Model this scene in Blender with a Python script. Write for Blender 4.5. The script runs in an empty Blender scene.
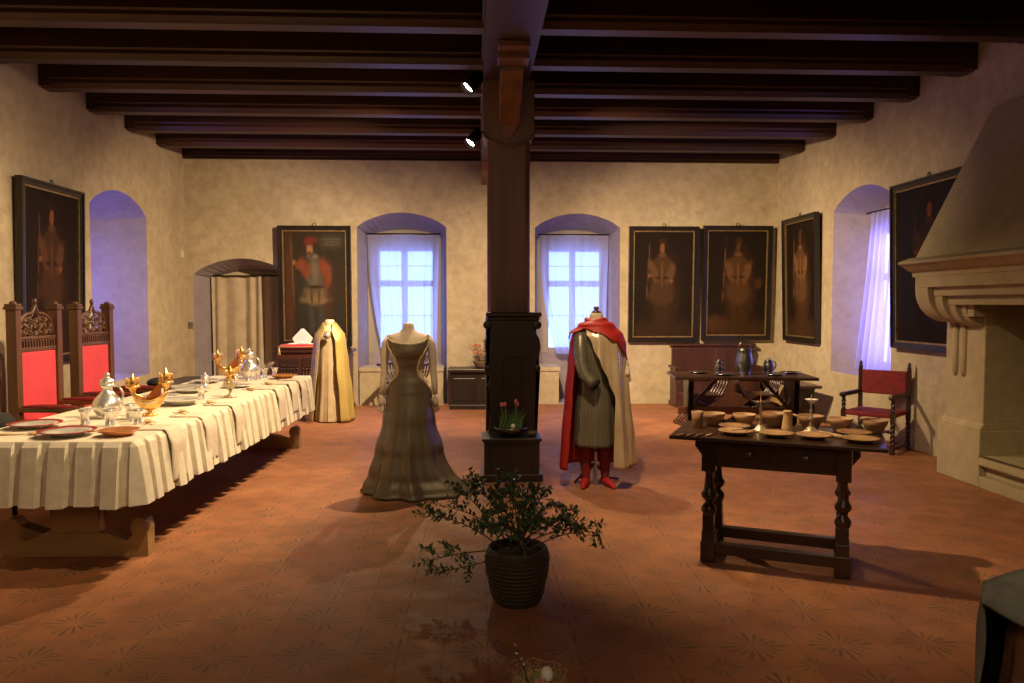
import bpy, bmesh, math, random
from mathutils import Vector, Matrix
random.seed(7)
sc = bpy.context.scene
COL = sc.collection
PI = math.pi
def R(a): return math.radians(a)

# ------------------------------------------------------------------ materials
def new_mat(name):
    m = bpy.data.materials.new(name); m.use_nodes = True
    nt = m.node_tree; nt.nodes.clear()
    out = nt.nodes.new('ShaderNodeOutputMaterial')
    return m, nt, out
def N(nt, t, **kw):
    n = nt.nodes.new(t)
    for k, v in kw.items(): setattr(n, k, v)
    return n
def mathn(nt, op, a, b=None, c=None, clamp=False):
    n = nt.nodes.new('ShaderNodeMath'); n.operation = op; n.use_clamp = clamp
    for i, v in enumerate((a, b, c)):
        if v is None: continue
        if isinstance(v, (int, float)): n.inputs[i].default_value = v
        else: nt.links.new(v, n.inputs[i])
    return n.outputs[0]
def mixc(nt, fac, a, b, mode='MIX'):
    n = nt.nodes.new('ShaderNodeMix'); n.data_type = 'RGBA'; n.blend_type = mode
    for s, v in ((n.inputs[0], fac), (n.inputs[6], a), (n.inputs[7], b)):
        if isinstance(v, (int, float)): s.default_value = v
        elif isinstance(v, tuple): s.default_value = (*v[:3], 1)
        else: nt.links.new(v, s)
    return n.outputs[2]
def ramp(nt, fac, stops):
    n = nt.nodes.new('ShaderNodeValToRGB')
    while len(n.color_ramp.elements) < len(stops): n.color_ramp.elements.new(.5)
    for e, (p, c) in zip(n.color_ramp.elements, stops):
        e.position = p; e.color = (*c, 1) if isinstance(c, tuple) else (c, c, c, 1)
    nt.links.new(fac, n.inputs[0]); return n.outputs[0]
def noise(nt, scale, detail=4, stretch=(1,1,1), rough=.55):
    tc = N(nt, 'ShaderNodeTexCoord'); mp = N(nt, 'ShaderNodeMapping')
    mp.inputs['Scale'].default_value = stretch
    nt.links.new(tc.outputs['Object'], mp.inputs[0])
    n = N(nt, 'ShaderNodeTexNoise'); n.inputs['Scale'].default_value = scale
    n.inputs['Detail'].default_value = detail; n.inputs['Roughness'].default_value = rough
    nt.links.new(mp.outputs[0], n.inputs[0]); return n.outputs[0]
def principled(nt, out, **kw):
    b = N(nt, 'ShaderNodeBsdfPrincipled')
    for k, v in kw.items():
        k = k.replace('_', ' ')
        if isinstance(v, (int, float)): b.inputs[k].default_value = v
        elif isinstance(v, tuple): b.inputs[k].default_value = (*v[:3], 1)
        else: nt.links.new(v, b.inputs[k])
    nt.links.new(b.outputs[0], out.inputs[0]); return b
def bump(nt, b, h, s=.3, d=.01):
    n = N(nt, 'ShaderNodeBump'); n.inputs['Strength'].default_value = s; n.inputs['Distance'].default_value = d
    nt.links.new(h, n.inputs['Height']); nt.links.new(n.outputs[0], b.inputs['Normal'])
def mat(name, c1, c2=None, rough=.6, metal=0.0, scale=8, stretch=(1,1,1), bmp=0, bscale=None, lo=.35, hi=.65, **kw):
    m, nt, out = new_mat(name)
    c2 = c2 or tuple(x*.8 for x in c1)
    f = noise(nt, scale, 5, stretch)
    col = ramp(nt, f, [(lo, c2), (hi, c1)])
    b = principled(nt, out, Base_Color=col, Roughness=rough, Metallic=metal, **kw)
    if bmp:
        bump(nt, b, f if bscale is None else noise(nt, bscale, 3, stretch), bmp)
    return m
def wood(name, c1, c2, rough=.4, scale=6, stretch=(1,1,.12), bmp=.08):
    return mat(name, c1, c2, rough, 0, scale, stretch, bmp)

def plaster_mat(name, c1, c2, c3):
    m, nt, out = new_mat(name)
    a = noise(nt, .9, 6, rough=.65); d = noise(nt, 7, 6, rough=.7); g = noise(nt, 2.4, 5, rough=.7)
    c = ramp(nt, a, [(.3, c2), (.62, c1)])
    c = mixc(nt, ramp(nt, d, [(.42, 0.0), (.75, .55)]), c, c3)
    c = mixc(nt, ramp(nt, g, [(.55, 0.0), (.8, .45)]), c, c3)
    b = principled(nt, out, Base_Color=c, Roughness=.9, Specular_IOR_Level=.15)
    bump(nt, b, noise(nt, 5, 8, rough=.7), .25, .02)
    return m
M = {}
M['plaster'] = plaster_mat('plaster', (.47,.39,.27), (.37,.295,.20), (.22,.17,.11))
M['reveal'] = plaster_mat('reveal plaster', (.29,.25,.28), (.24,.205,.235), (.17,.14,.16))  # violet cast of the window light is put into this plaster's colour
def floor_mat():
    m, nt, out = new_mat('terracotta tiles')
    tc = N(nt, 'ShaderNodeTexCoord'); sp = N(nt, 'ShaderNodeSeparateXYZ')
    nt.links.new(tc.outputs['Object'], sp.inputs[0])
    P = .4145
    def cells(off):
        u = mathn(nt, 'SUBTRACT', mathn(nt, 'FRACT', mathn(nt, 'ADD', mathn(nt, 'DIVIDE', sp.outputs[0], P), 1.61/P + .5 + off)), .5)
        v = mathn(nt, 'SUBTRACT', mathn(nt, 'FRACT', mathn(nt, 'ADD', mathn(nt, 'DIVIDE', sp.outputs[1], P), -3.51/P + .5 + off + 40)), .5)
        return u, v
    def star(off, n, r0, r1, r2):
        u, v = cells(off)
        r = mathn(nt, 'SQRT', mathn(nt, 'ADD', mathn(nt, 'MULTIPLY', u, u), mathn(nt, 'MULTIPLY', v, v)))
        th = mathn(nt, 'ARCTAN2', v, u)
        ray_ = mathn(nt, 'COSINE', mathn(nt, 'MULTIPLY', th, n))
        al = mathn(nt, 'COSINE', mathn(nt, 'MULTIPLY', th, 4))
        rmax = mathn(nt, 'ADD', mathn(nt, 'MULTIPLY', al, r2), r1)
        a = mathn(nt, 'MULTIPLY', mathn(nt, 'SUBTRACT', ray_, .35), 4, clamp=True)
        b = mathn(nt, 'MULTIPLY', mathn(nt, 'SUBTRACT', rmax, r), 40, clamp=True)
        c = mathn(nt, 'MULTIPLY', mathn(nt, 'SUBTRACT', r, r0), 40, clamp=True)
        return mathn(nt, 'MULTIPLY', mathn(nt, 'MULTIPLY', a, b), c)
    s = mathn(nt, 'MAXIMUM', star(0, 16, .09, .33, .05), star(.5, 12, .05, .19, .02))
    wear = ramp(nt, noise(nt, 2.2, 5, rough=.7), [(.35, .25), (.6, .8)])
    s = mathn(nt, 'MULTIPLY', s, wear)
    T = P/2
    def line(o, ph):
        f = mathn(nt, 'ABSOLUTE', mathn(nt, 'SUBTRACT', mathn(nt, 'FRACT', mathn(nt, 'ADD', mathn(nt, 'DIVIDE', o, T), ph/T + 40.5)), .5))
        return mathn(nt, 'MULTIPLY', mathn(nt, 'SUBTRACT', .014, f), 120, clamp=True)
    g = mathn(nt, 'MAXIMUM', line(sp.outputs[0], 1.61), line(sp.outputs[1], -3.51))
    # per tile tone
    def fl(o, ph): return mathn(nt, 'FLOOR', mathn(nt, 'ADD', mathn(nt, 'DIVIDE', o, T), ph/T + 40))
    cb = N(nt, 'ShaderNodeCombineXYZ'); nt.links.new(fl(sp.outputs[0], 1.61), cb.inputs[0]); nt.links.new(fl(sp.outputs[1], -3.51), cb.inputs[1])
    wn = N(nt, 'ShaderNodeTexWhiteNoise'); nt.links.new(cb.outputs[0], wn.inputs[0])
    base = ramp(nt, noise(nt, 1.3, 6, rough=.65), [(.3, (.24,.085,.034)), (.68, (.40,.165,.072))])
    base = mixc(nt, mathn(nt, 'MULTIPLY', wn.outputs[0], .35), base, (.19,.075,.038))
    base = mixc(nt, ramp(nt, noise(nt, 9, 6, rough=.75), [(.5, 0.0), (.8, .5)]), base, (.2,.085,.045))
    base = mixc(nt, s, base, (.085,.07,.045))
    base = mixc(nt, mathn(nt, 'MULTIPLY', g, .55), base, (.12,.07,.045))
    rg = ramp(nt, noise(nt, 3, 4), [(.3, .52), (.7, .75)])
    b = principled(nt, out, Base_Color=base, Roughness=rg, Specular_IOR_Level=.35)
    h = mathn(nt, 'SUBTRACT', mathn(nt, 'SUBTRACT', noise(nt, 12, 4), mathn(nt, 'MULTIPLY', g, .8)), mathn(nt, 'MULTIPLY', s, .5))
    bump(nt, b, h, .25, .006)
    return m
M['floor'] = floor_mat()
M['beam'] = wood('dark beam wood', (.060,.019,.009), (.022,.008,.005), .5, 3, (.12,1,1), .12)
M['boards'] = wood('ceiling boards', (.03,.012,.007), (.015,.007,.005), .6, 4, (1,.12,1))
M['post'] = wood('post wood', (.19,.080,.035), (.09,.038,.018), .42, 5, (1,1,.1), .12)
M['black_wood'] = wood('near black carved wood', (.022,.012,.009), (.010,.006,.005), .38, 8)
M['dark_wood'] = wood('dark stained wood', (.055,.024,.013), (.022,.010,.007), .3, 7, (.15,1,1))
M['dark_wood_v'] = wood('dark turned wood', (.05,.021,.011), (.02,.009,.006), .28, 7)
M['red_wood'] = wood('red brown wood', (.12,.035,.018), (.06,.018,.01), .35, 6, (.12,1,1))
M['settle_wood'] = wood('brown settle wood', (.065,.022,.013), (.03,.011,.007), .4, 6)
M['chair_wood'] = wood('carved oak', (.125,.050,.018), (.055,.021,.009), .38, 7)
M['trestle'] = wood('light trestle wood', (.36,.22,.09), (.22,.12,.05), .5, 6, (.15,1,1))
M['red_cloth'] = mat('red velvet', (.62,.022,.045), (.50,.018,.035), .7, 0, 6, bmp=.05, Sheen_Weight=.3)
M['dark_red_velvet'] = mat('dark red velvet', (.20,.009,.009), (.12,.006,.006), .8, 0, 12, bmp=.06)
M['red_wool'] = mat('bright red wool', (.40,.012,.008), (.30,.009,.006), .6, 0, 10, bmp=.05)
M['linen'] = mat('cream linen', (.70,.64,.52), (.60,.54,.42), .85, 0, 14, bmp=.12, bscale=90)
M['napkin'] = mat('pale napkin linen', (.60,.52,.41), (.54,.46,.35), .85, 0, 30, bmp=.2, bscale=110)
M['silver'] = mat('polished silver', (.90,.88,.84), (.78,.76,.72), .24, .8, 20)
M['pewter'] = mat('pewter', (.20,.20,.19), (.11,.11,.105), .36, 1, 14)
M['pewter_light'] = mat('light pewter', (.5,.48,.44), (.36,.34,.3), .3, 1, 14)
M['plate_silver'] = mat('satin silver', (.66,.63,.58), (.5,.48,.44), .38, .45, 20)
M['gold'] = mat('gilt metal', (.95,.62,.22), (.75,.42,.12), .25, .85, 25, bmp=.1)
M['amber'] = mat('amber sail', (.55,.16,.03), (.40,.10,.02), .35, .3, 10)
M['copper'] = mat('copper', (.72,.30,.13), (.5,.2,.08), .32, .6, 10)
M['horn'] = mat('pale horn', (.72,.48,.24), (.55,.34,.15), .4, 0, 9)
M['clay'] = mat('turned pale wood', (.46,.27,.13), (.33,.18,.085), .5, 0, 10, (1,1,3))
M['clay2'] = mat('turned brown wood', (.34,.18,.085), (.24,.12,.055), .5, 0, 10, (1,1,3))
M['iron'] = mat('blackened iron', (.04,.035,.03), (.02,.018,.016), .45, .8, 12)
M['bone'] = mat('aged candlestick', (.62,.52,.38), (.38,.28,.16), .35, .5, 20)
M['mannequin'] = mat('mannequin cloth', (.62,.52,.40), (.55,.45,.34), .8, 0, 10)
M['stone'] = plaster_mat('sandstone', (.42,.34,.20), (.34,.28,.165), (.25,.20,.12))
M['egg'] = mat('egg shell', (.85,.8,.7), None, .5)
M['white'] = mat('white silk', (.85,.82,.78), (.75,.72,.68), .6, 0, 9)
M['leaf'] = mat('dark glossy leaf', (.10,.17,.06), (.05,.09,.035), .4, 0, 30)
M['leaf_green'] = mat('bulb leaf green', (.10,.22,.05), (.05,.12,.03), .5, 0, 20)
M['stem'] = mat('brown stem', (.08,.05,.03), None, .7)
M['straw'] = mat('straw', (.55,.38,.18), (.33,.21,.09), .8, 0, 30)
M['rose'] = mat('pink rose', (.62,.30,.30), (.42,.14,.14), .6, 0, 20)
M['soil'] = mat('moss and soil', (.05,.045,.02), (.02,.018,.01), .95, 0, 30, bmp=.5)
M['black'] = mat('black cloth', (.012,.011,.011), None, .9)
M['grey_felt'] = mat('grey felt', (.12,.12,.10), (.075,.075,.065), .95, 0, 12, bmp=.3, bscale=60)
M['brown_cloth'] = mat('brown cloth', (.26,.13,.07), (.17,.085,.045), .9, 0, 12)
M['gown_pale'] = mat('pale gown', (.50,.40,.26), (.42,.32,.2), .7, 0, 9)
M['satin'] = mat('champagne satin', (.55,.43,.28), (.45,.34,.21), .25, .25, 7)
M['alcove_curtain'] = mat('taupe curtain', (.42,.34,.25), (.34,.27,.19), .9, 0, 5)
M['dried_flower'] = mat('dried orange flower', (.55,.2,.08), (.35,.09,.05), .8, 0, 30)
M['dried_stem'] = mat('dried stalk', (.2,.12,.06), None, .9)
M['tulip_red'] = mat('red tulip petal', (.5,.03,.02), (.6,.3,.2), .5, 0, 30)
M['plastic'] = mat('cream plastic', (.6,.55,.45), None, .5)
M['grey_metal'] = mat('grey metal plate', (.25,.24,.22), None, .4, .7)
M['black_frame'] = wood('ebonised frame', (.018,.013,.010), (.009,.007,.006), .3, 10)
M['gilt_slip'] = mat('gilt slip', (.42,.29,.12), (.25,.16,.06), .4, .7, 20)

def pattern_mat(name, c1, c2, sc_, rough=.5, sheen=0.0, metal=0.0, gap=.35):
    """small woven lozenge pattern"""
    m, nt, out = new_mat(name)
    tc = N(nt, 'ShaderNodeTexCoord'); sp = N(nt, 'ShaderNodeSeparateXYZ'); nt.links.new(tc.outputs['Object'], sp.inputs[0])
    u = mathn(nt, 'MULTIPLY', mathn(nt, 'ADD', sp.outputs[0], mathn(nt, 'MULTIPLY', sp.outputs[1], .8)), sc_)
    v = mathn(nt, 'MULTIPLY', sp.outputs[2], sc_*.8)
    s = mathn(nt, 'MULTIPLY', mathn(nt, 'SINE', mathn(nt, 'ADD', u, v)), mathn(nt, 'SINE', mathn(nt, 'SUBTRACT', u, v)))
    f = mathn(nt, 'MULTIPLY', mathn(nt, 'SUBTRACT', s, gap-.35), 3, clamp=True)
    w = noise(nt, 6, 4)
    c = mixc(nt, f, c1, c2); c = mixc(nt, mathn(nt, 'MULTIPLY', w, .35), c, tuple(x*.5 for x in c1))
    b = principled(nt, out, Base_Color=c, Roughness=rough, Metallic=metal, Sheen_Weight=sheen)
    bump(nt, b, f, .15, .004)
    return m
M['dress'] = pattern_mat('grey brown brocade', (.125,.094,.06), (.17,.132,.088), 240, .42, 0, .15)
M['dress_trim'] = pattern_mat('dull gold braid', (.55,.44,.24), (.40,.30,.16), 400, .5)
M['robe'] = pattern_mat('silver grey damask', (.15,.135,.10), (.27,.24,.175), 240, .34, 0, .4)
M['cope'] = pattern_mat('old gold brocade', (.50,.38,.11), (.38,.28,.09), 120, .45, 0, .25)
M['weave'] = pattern_mat('woven pot', (.032,.022,.015), (.085,.058,.038), 190, .6)

def glow_mat(name, c, s):
    m, nt, out = new_mat(name); e = N(nt, 'ShaderNodeEmission')
    e.inputs[0].default_value = (*c, 1); e.inputs[1].default_value = s
    nt.links.new(e.outputs[0], out.inputs[0]); return m
M['pane'] = glow_mat('dusk sky in window glass', (.22,.36,1.0), 6.5)
M['pane_side'] = glow_mat('violet dusk sky in window glass', (.26,.24,1.0), 14.0)
M['bulb'] = glow_mat('lamp lens', (1,.86,.62), 60)
def curtain_mat():
    m, nt, out = new_mat('sheer lavender curtain')
    d = N(nt, 'ShaderNodeBsdfDiffuse'); d.inputs[0].default_value = (.40,.40,.56,1)
    t = N(nt, 'ShaderNodeBsdfTranslucent'); t.inputs[0].default_value = (.75,.72,.9,1)
    tr = N(nt, 'ShaderNodeBsdfTransparent'); tr.inputs[0].default_value = (.85,.85,1,1)
    a = N(nt, 'ShaderNodeMixShader'); a.inputs[0].default_value = .6
    b = N(nt, 'ShaderNodeMixShader'); b.inputs[0].default_value = .28
    nt.links.new(d.outputs[0], a.inputs[1]); nt.links.new(t.outputs[0], a.inputs[2])
    nt.links.new(a.outputs[0], b.inputs[1]); nt.links.new(tr.outputs[0], b.inputs[2])
    nt.links.new(b.outputs[0], out.inputs[0]); return m
M['sheer'] = curtain_mat()
def vcol_mat():
    m, nt, out = new_mat('oil painting'); a = N(nt, 'ShaderNodeVertexColor'); a.layer_name = 'Col'
    c = mixc(nt, ramp(nt, noise(nt, 6, 6, rough=.7), [(.3, 0.0), (.8, .5)]), a.outputs[0], (.02,.012,.008))
    b = principled(nt, out, Base_Color=c, Roughness=.6, Specular_IOR_Level=.06); bump(nt, b, noise(nt, 40, 3), .1, .003)
    return m
M['painting'] = vcol_mat()

# ------------------------------------------------------------------ mesh helpers
class MB:
    def __init__(s): s.v = []; s.f = []; s.s = []
    def add(s, vs, fs, smooth=False, mx=None):
        o = len(s.v)
        s.v += [tuple(mx @ Vector(p)) if mx else tuple(p) for p in vs]
        s.f += [tuple(i+o for i in f) for f in fs]; s.s += [smooth]*len(fs); return s
    def box(s, x0, x1, y0, y1, z0, z1, mx=None):
        v = [(x,y,z) for x in (x0,x1) for y in (y0,y1) for z in (z0,z1)]
        return s.add(v, [(0,1,3,2),(4,6,7,5),(0,4,5,1),(2,3,7,6),(0,2,6,4),(1,5,7,3)], False, mx)
    def bar(s, p, q, w, h, up=(0,0,1)):
        p, q = Vector(p), Vector(q); d = q-p; L = d.length; d.normalize()
        u = Vector(up); x = d.cross(u)
        if x.length < 1e-4: x = d.cross(Vector((0,1,0)))
        x.normalize(); u = x.cross(d)
        mx = Matrix((x, d, u)).transposed().to_4x4(); mx.translation = p
        return s.box(-w/2, w/2, 0, L, -h/2, h/2, mx)
    def lathe(s, prof, n=24, c=(0,0,0), sx=1, sy=1, mx=None, smooth=True, cap=True):
        vs, fs = [], []
        m = len(prof)
        for r, z in prof:
            for k in range(n):
                a = 2*PI*k/n; vs.append((c[0]+r*sx*math.cos(a), c[1]+r*sy*math.sin(a), c[2]+z))
        for i in range(m-1):
            for k in range(n):
                fs.append((i*n+k, i*n+(k+1)%n, (i+1)*n+(k+1)%n, (i+1)*n+k))
        s.add(vs, fs, smooth, mx)
        if cap and prof[0][0] > 1e-4: s.add(vs[:n], [tuple(range(n))[::-1]], False, mx)
        if cap and prof[-1][0] > 1e-4: s.add(vs[-n:], [tuple(range(n))], False, mx)
        return s
    def tube(s, pts, r, n=8, closed=False):
        pts = [Vector(p) for p in pts]; m = len(pts)
        rs = r if isinstance(r, (list, tuple)) else [r]*m
        vs, fs = [], []
        ref = None
        for i, p in enumerate(pts):
            if closed: d = pts[(i+1) % m]-pts[i-1]
            else: d = pts[min(i+1, m-1)]-pts[max(i-1, 0)]
            if d.length < 1e-9: d = Vector((0,0,1))
            d.normalize()
            if ref is None:
                ref = d.orthogonal().normalized()
            x = ref - d*ref.dot(d)
            if x.length < 1e-6: x = d.orthogonal()
            x.normalize(); ref = x; y = d.cross(x)
            for k in range(n):
                a = 2*PI*k/n; vs.append(p + (x*math.cos(a)+y*math.sin(a))*rs[i])
        for i in range(m if closed else m-1):
            j = (i+1) % m
            for k in range(n): fs.append((i*n+k, i*n+(k+1)%n, j*n+(k+1)%n, j*n+k))
        if not closed: fs += [tuple(range(n))[::-1], tuple((m-1)*n+k for k in range(n))]
        return s.add(vs, fs, True)
    def prism(s, poly, axis, a, b, mx=None):
        """poly of 2D points; axis 'x' -> (y,z), 'y' -> (x,z), 'z' -> (x,y)"""
        n = len(poly)
        def P(p, t):
            return {'x': (t, p[0], p[1]), 'y': (p[0], t, p[1]), 'z': (p[0], p[1], t)}[axis]
        bm = bmesh.new()
        va = [bm.verts.new(P(p, a)) for p in poly]
        f = bm.faces.new(va); r = bmesh.ops.triangulate(bm, faces=[f])
        bm.verts.index_update()
        tris = [tuple(v.index for v in t.verts) for t in bm.faces]; bm.free()
        vs = [P(p, a) for p in poly]+[P(p, b) for p in poly]
        fs = tris+[tuple(i+n for i in t[::-1]) for t in tris]
        fs += [(i, (i+1) % n, (i+1) % n+n, i+n) for i in range(n)]
        return s.add(vs, fs, False, mx)
    def grid(s, fn, nu, nv, smooth=True, wrap=False, mx=None):
        vs = [fn(i/nu, j/nv) for j in range(nv+1) for i in range(nu if wrap else nu+1)]
        w = nu if wrap else nu+1
        fs = [(j*w+i, j*w+(i+1) % w, (j+1)*w+(i+1) % w, (j+1)*w+i) for j in range(nv) for i in range(nu)]
        return s.add(vs, fs, smooth, mx)
    def ball(s, c, rx, ry=None, rz=None, n=12, m=8, mx=None):
        ry = ry or rx; rz = rz or rx
        pr = [(math.sin(PI*i/m), -math.cos(PI*i/m)) for i in range(m+1)]
        vs = []; fs = []
        for r, z in pr:
            for k in range(n):
                a = 2*PI*k/n; vs.append((c[0]+rx*r*math.cos(a), c[1]+ry*r*math.sin(a), c[2]+rz*z))
        for i in range(m):
            for k in range(n): fs.append((i*n+k, i*n+(k+1) % n, (i+1)*n+(k+1) % n, (i+1)*n+k))
        return s.add(vs, fs, True, mx)
    def mesh(s, name, thick=0, bev=0):
        me = bpy.data.meshes.new(name); me.from_pydata(s.v, [], s.f)
        for p, q in zip(me.polygons, s.s): p.use_smooth = q
        bm = bmesh.new(); bm.from_mesh(me)
        bmesh.ops.remove_doubles(bm, verts=bm.verts, dist=1e-5)
        bmesh.ops.recalc_face_normals(bm, faces=bm.faces)
        bm.to_mesh(me); bm.free()
        return me
def obj(name, mb, m, parent=None, loc=(0,0,0), rz=0, bev=0, thick=0, sub=0, off=0):
    me = mb.mesh(name) if isinstance(mb, MB) else mb
    if not me.materials: me.materials.append(M[m] if isinstance(m, str) else m)
    o = bpy.data.objects.new(name, me); COL.objects.link(o)
    o.location = loc; o.rotation_euler = (0,0,rz)
    if parent: o.parent = parent
    if thick:
        md = o.modifiers.new('Solid', 'SOLIDIFY'); md.thickness = thick; md.offset = off
    if bev:
        md = o.modifiers.new('Bevel', 'BEVEL'); md.width = bev; md.segments = 2; md.limit_method = 'ANGLE'; md.angle_limit = R(40)
    if sub:
        md = o.modifiers.new('Sub', 'SUBSURF'); md.levels = sub; md.render_levels = sub
    return o
def tag(o, label, cat, group=None, kind=None):
    if label: o['label'] = label
    if cat: o['category'] = cat
    if group: o['group'] = group
    if kind: o['kind'] = kind
    return o
def thing(name, label, cat, loc=(0,0,0), rz=0, group=None):
    o = bpy.data.objects.new(name, None); COL.objects.link(o)
    o.empty_display_size = .1
    o.location = loc; o.rotation_euler = (0,0,rz)
    return tag(o, label, cat, group)
def single(name, mb, m, label, cat, loc=(0,0,0), rz=0, group=None, **kw):
    return tag(obj(name, mb, m, None, loc, rz, **kw), label, cat, group)
def struct(name, mb, m, **kw):
    o = obj(name, mb, m, **kw); o['kind'] = 'structure'; return o
def dup(root, loc, rz, label=None, group=None, scale=None):
    r = root.copy(); COL.objects.link(r); r.location = loc; r.rotation_euler = (0,0,rz)
    if label: r['label'] = label
    if group: r['group'] = group
    if scale: r.scale = (scale,)*3
    for ch in list(root.children):
        c = ch.copy(); COL.objects.link(c); c.parent = r
        for g in list(ch.children):
            d = g.copy(); COL.objects.link(d); d.parent = c
    return r
def lerp(a, b, t): return a+(b-a)*t
def interp(tab, x):
    if x <= tab[0][0]: return tab[0][1]
    for (a, u), (b, v) in zip(tab, tab[1:]):
        if x <= b:
            t = (x-a)/(b-a); t = t*t*(3-2*t); return lerp(u, v, t)
    return tab[-1][1]

# ------------------------------------------------------------------ camera
cam = bpy.data.cameras.new('camera'); cam.sensor_width = 36; cam.lens = 775*36/1024
cam.clip_end = 100
co = bpy.data.objects.new('camera', cam); COL.objects.link(co)
co.location = (0,0,1.6); co.rotation_euler = (R(90-2.7), 0, R(-2.6))
sc.camera = co

# ------------------------------------------------------------------ room
XL, XR, YB, YF, ZC = -4.55, 4.85, 12.4, -3.0, 4.2
def arch(x0, x1, zs, zc, z0, n=14):
    """outline, from bottom left over a segmental arch to bottom right"""
    pts = [(x0, z0)]
    for i in range(n+1):
        t = i/n; pts.append((lerp(x0, x1, t), zs+(zc-zs)*math.sin(PI*t)**.75))
    pts.append((x1, z0)); return pts
def wall(name, u0, u1, z1, holes, to3):
    """flat wall with holes; hole = (outer outline, inner outline, depth): the reveal is part of the wall's mesh"""
    bm = bmesh.new()
    def ring(p, d=0):
        vs = [bm.verts.new(to3(u, z, d)) for u, z in p]
        return vs, [bm.edges.new((vs[i], vs[(i+1) % len(vs)])) for i in range(len(vs))]
    _, e = ring([(u0,0),(u0,z1),(u1,z1),(u1,0)])
    edges = list(e); hs = []
    for o, i, d in holes:
        v, e = ring(o); edges += e; hs.append((v, i, d))
    bmesh.ops.triangle_fill(bm, edges=edges, use_beauty=True)
    nf = len(bm.faces)
    for v, inn, d in hs:
        w, _ = ring(inn, d)
        for i in range(len(v)):
            j = (i+1) % len(v)
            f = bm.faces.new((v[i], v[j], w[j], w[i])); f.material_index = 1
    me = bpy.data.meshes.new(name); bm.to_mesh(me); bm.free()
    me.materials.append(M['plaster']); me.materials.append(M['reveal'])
    o = bpy.data.objects.new(name, me); COL.objects.link(o); o['kind'] = 'structure'
    return o
W1o = arch(-1.89,-.48,2.83,3.06,.01); W1i = arch(-1.82,-.60,2.75,2.86,.01)
W2o = arch(.93,2.30,2.83,3.06,.01); W2i = arch(1.02,2.22,2.75,2.86,.01)
ALo = arch(-4.44,-2.95,2.08,2.33,.01); ALi = arch(-4.30,-3.02,2.03,2.16,.01)
DN = .72
wall('wall_back', XL, XR, ZC+.1, [(ALo, ALi, .5), (W1o, W1i, DN), (W2o, W2i, DN)], lambda u, z, d: (u, YB+d, z))
LNo = arch(9.40,10.97,2.80,3.05,.64); LNi = arch(9.58,10.72,2.72,2.9,.72)
wall('wall_left', YF, YB, ZC+.1, [(LNo, LNi, .85)], lambda u, z, d: (XL-d, u, z))
RNo = arch(8.86,10.40,2.86,3.10,.70); RNi = arch(8.9,10.12,2.78,2.92,.78)
FPo = [(4.7,.28),(4.7,1.9),(6.6,1.9),(6.6,.28)]
wall('wall_right', YF, YB, ZC+.1, [(RNo, RNi, .46), (FPo, FPo, .6)], lambda u, z, d: (XR+d, u, z))
struct('wall_front', MB().box(XL-.1, XR+.1, YF-.1, YF, 0, ZC+.1), 'plaster')
struct('floor', MB().box(XL-1, XR+1, YF-.1, YB+1.2, -.1, 0), 'floor')
# alcove back
struct('wall_alcove', MB().box(-4.5,-2.9, YB+.5, YB+.55, 0, 2.3), 'plaster')
struct('ceiling', MB().box(XL-.1, XR+.1, YF-.1, YB+.1, ZC, ZC+.1), 'boards')
# joists: prism with moulded lower edge
def joist(name, yfar):
    mb = MB()
    w = .27
    y0 = yfar-w; y1 = min(yfar, YB-.005)
    z0 = 3.87
    prof = [(y0,ZC),(y0,z0+.10),(y0+.018,z0+.085),(y0+.018,z0+.05),(y0+.045,z0+.02),(y0+.06,z0),(y1-.06,z0),(y1-.045,z0+.02),(y1-.018,z0+.05),(y1-.018,z0+.085),(y1,z0+.10),(y1,ZC)]
    for a, b in ((XL+.001, .06), (.52, XR-.001)):
        mb.prism(prof, 'x', a, b)
        # square stop blocks where the moulding dies out at the wall
        e = (a, a+.12) if a < 0 else (b-.12, b)
        mb.box(e[0], e[1], y0+.002, y1-.002, z0+.012, ZC)
    o = struct(name, mb, 'beam'); return o
ys = [12.60-.985*k for k in range(11)]
for y in ys: joist('ceiling_beam', y)
struct('girder_beam', MB().box(.07,.51, YF+.01, YB-.01, 3.74, ZC-.001).box(.05,.53,YF+.01,YB-.01,3.90,3.94), 'beam')
struct('wall_corbel_beam', MB().prism([(12.39,3.50),(12.39,3.74),(11.7,3.74),(11.8,3.6),(12.1,3.52)], 'x', .08,.48), 'post')

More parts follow.
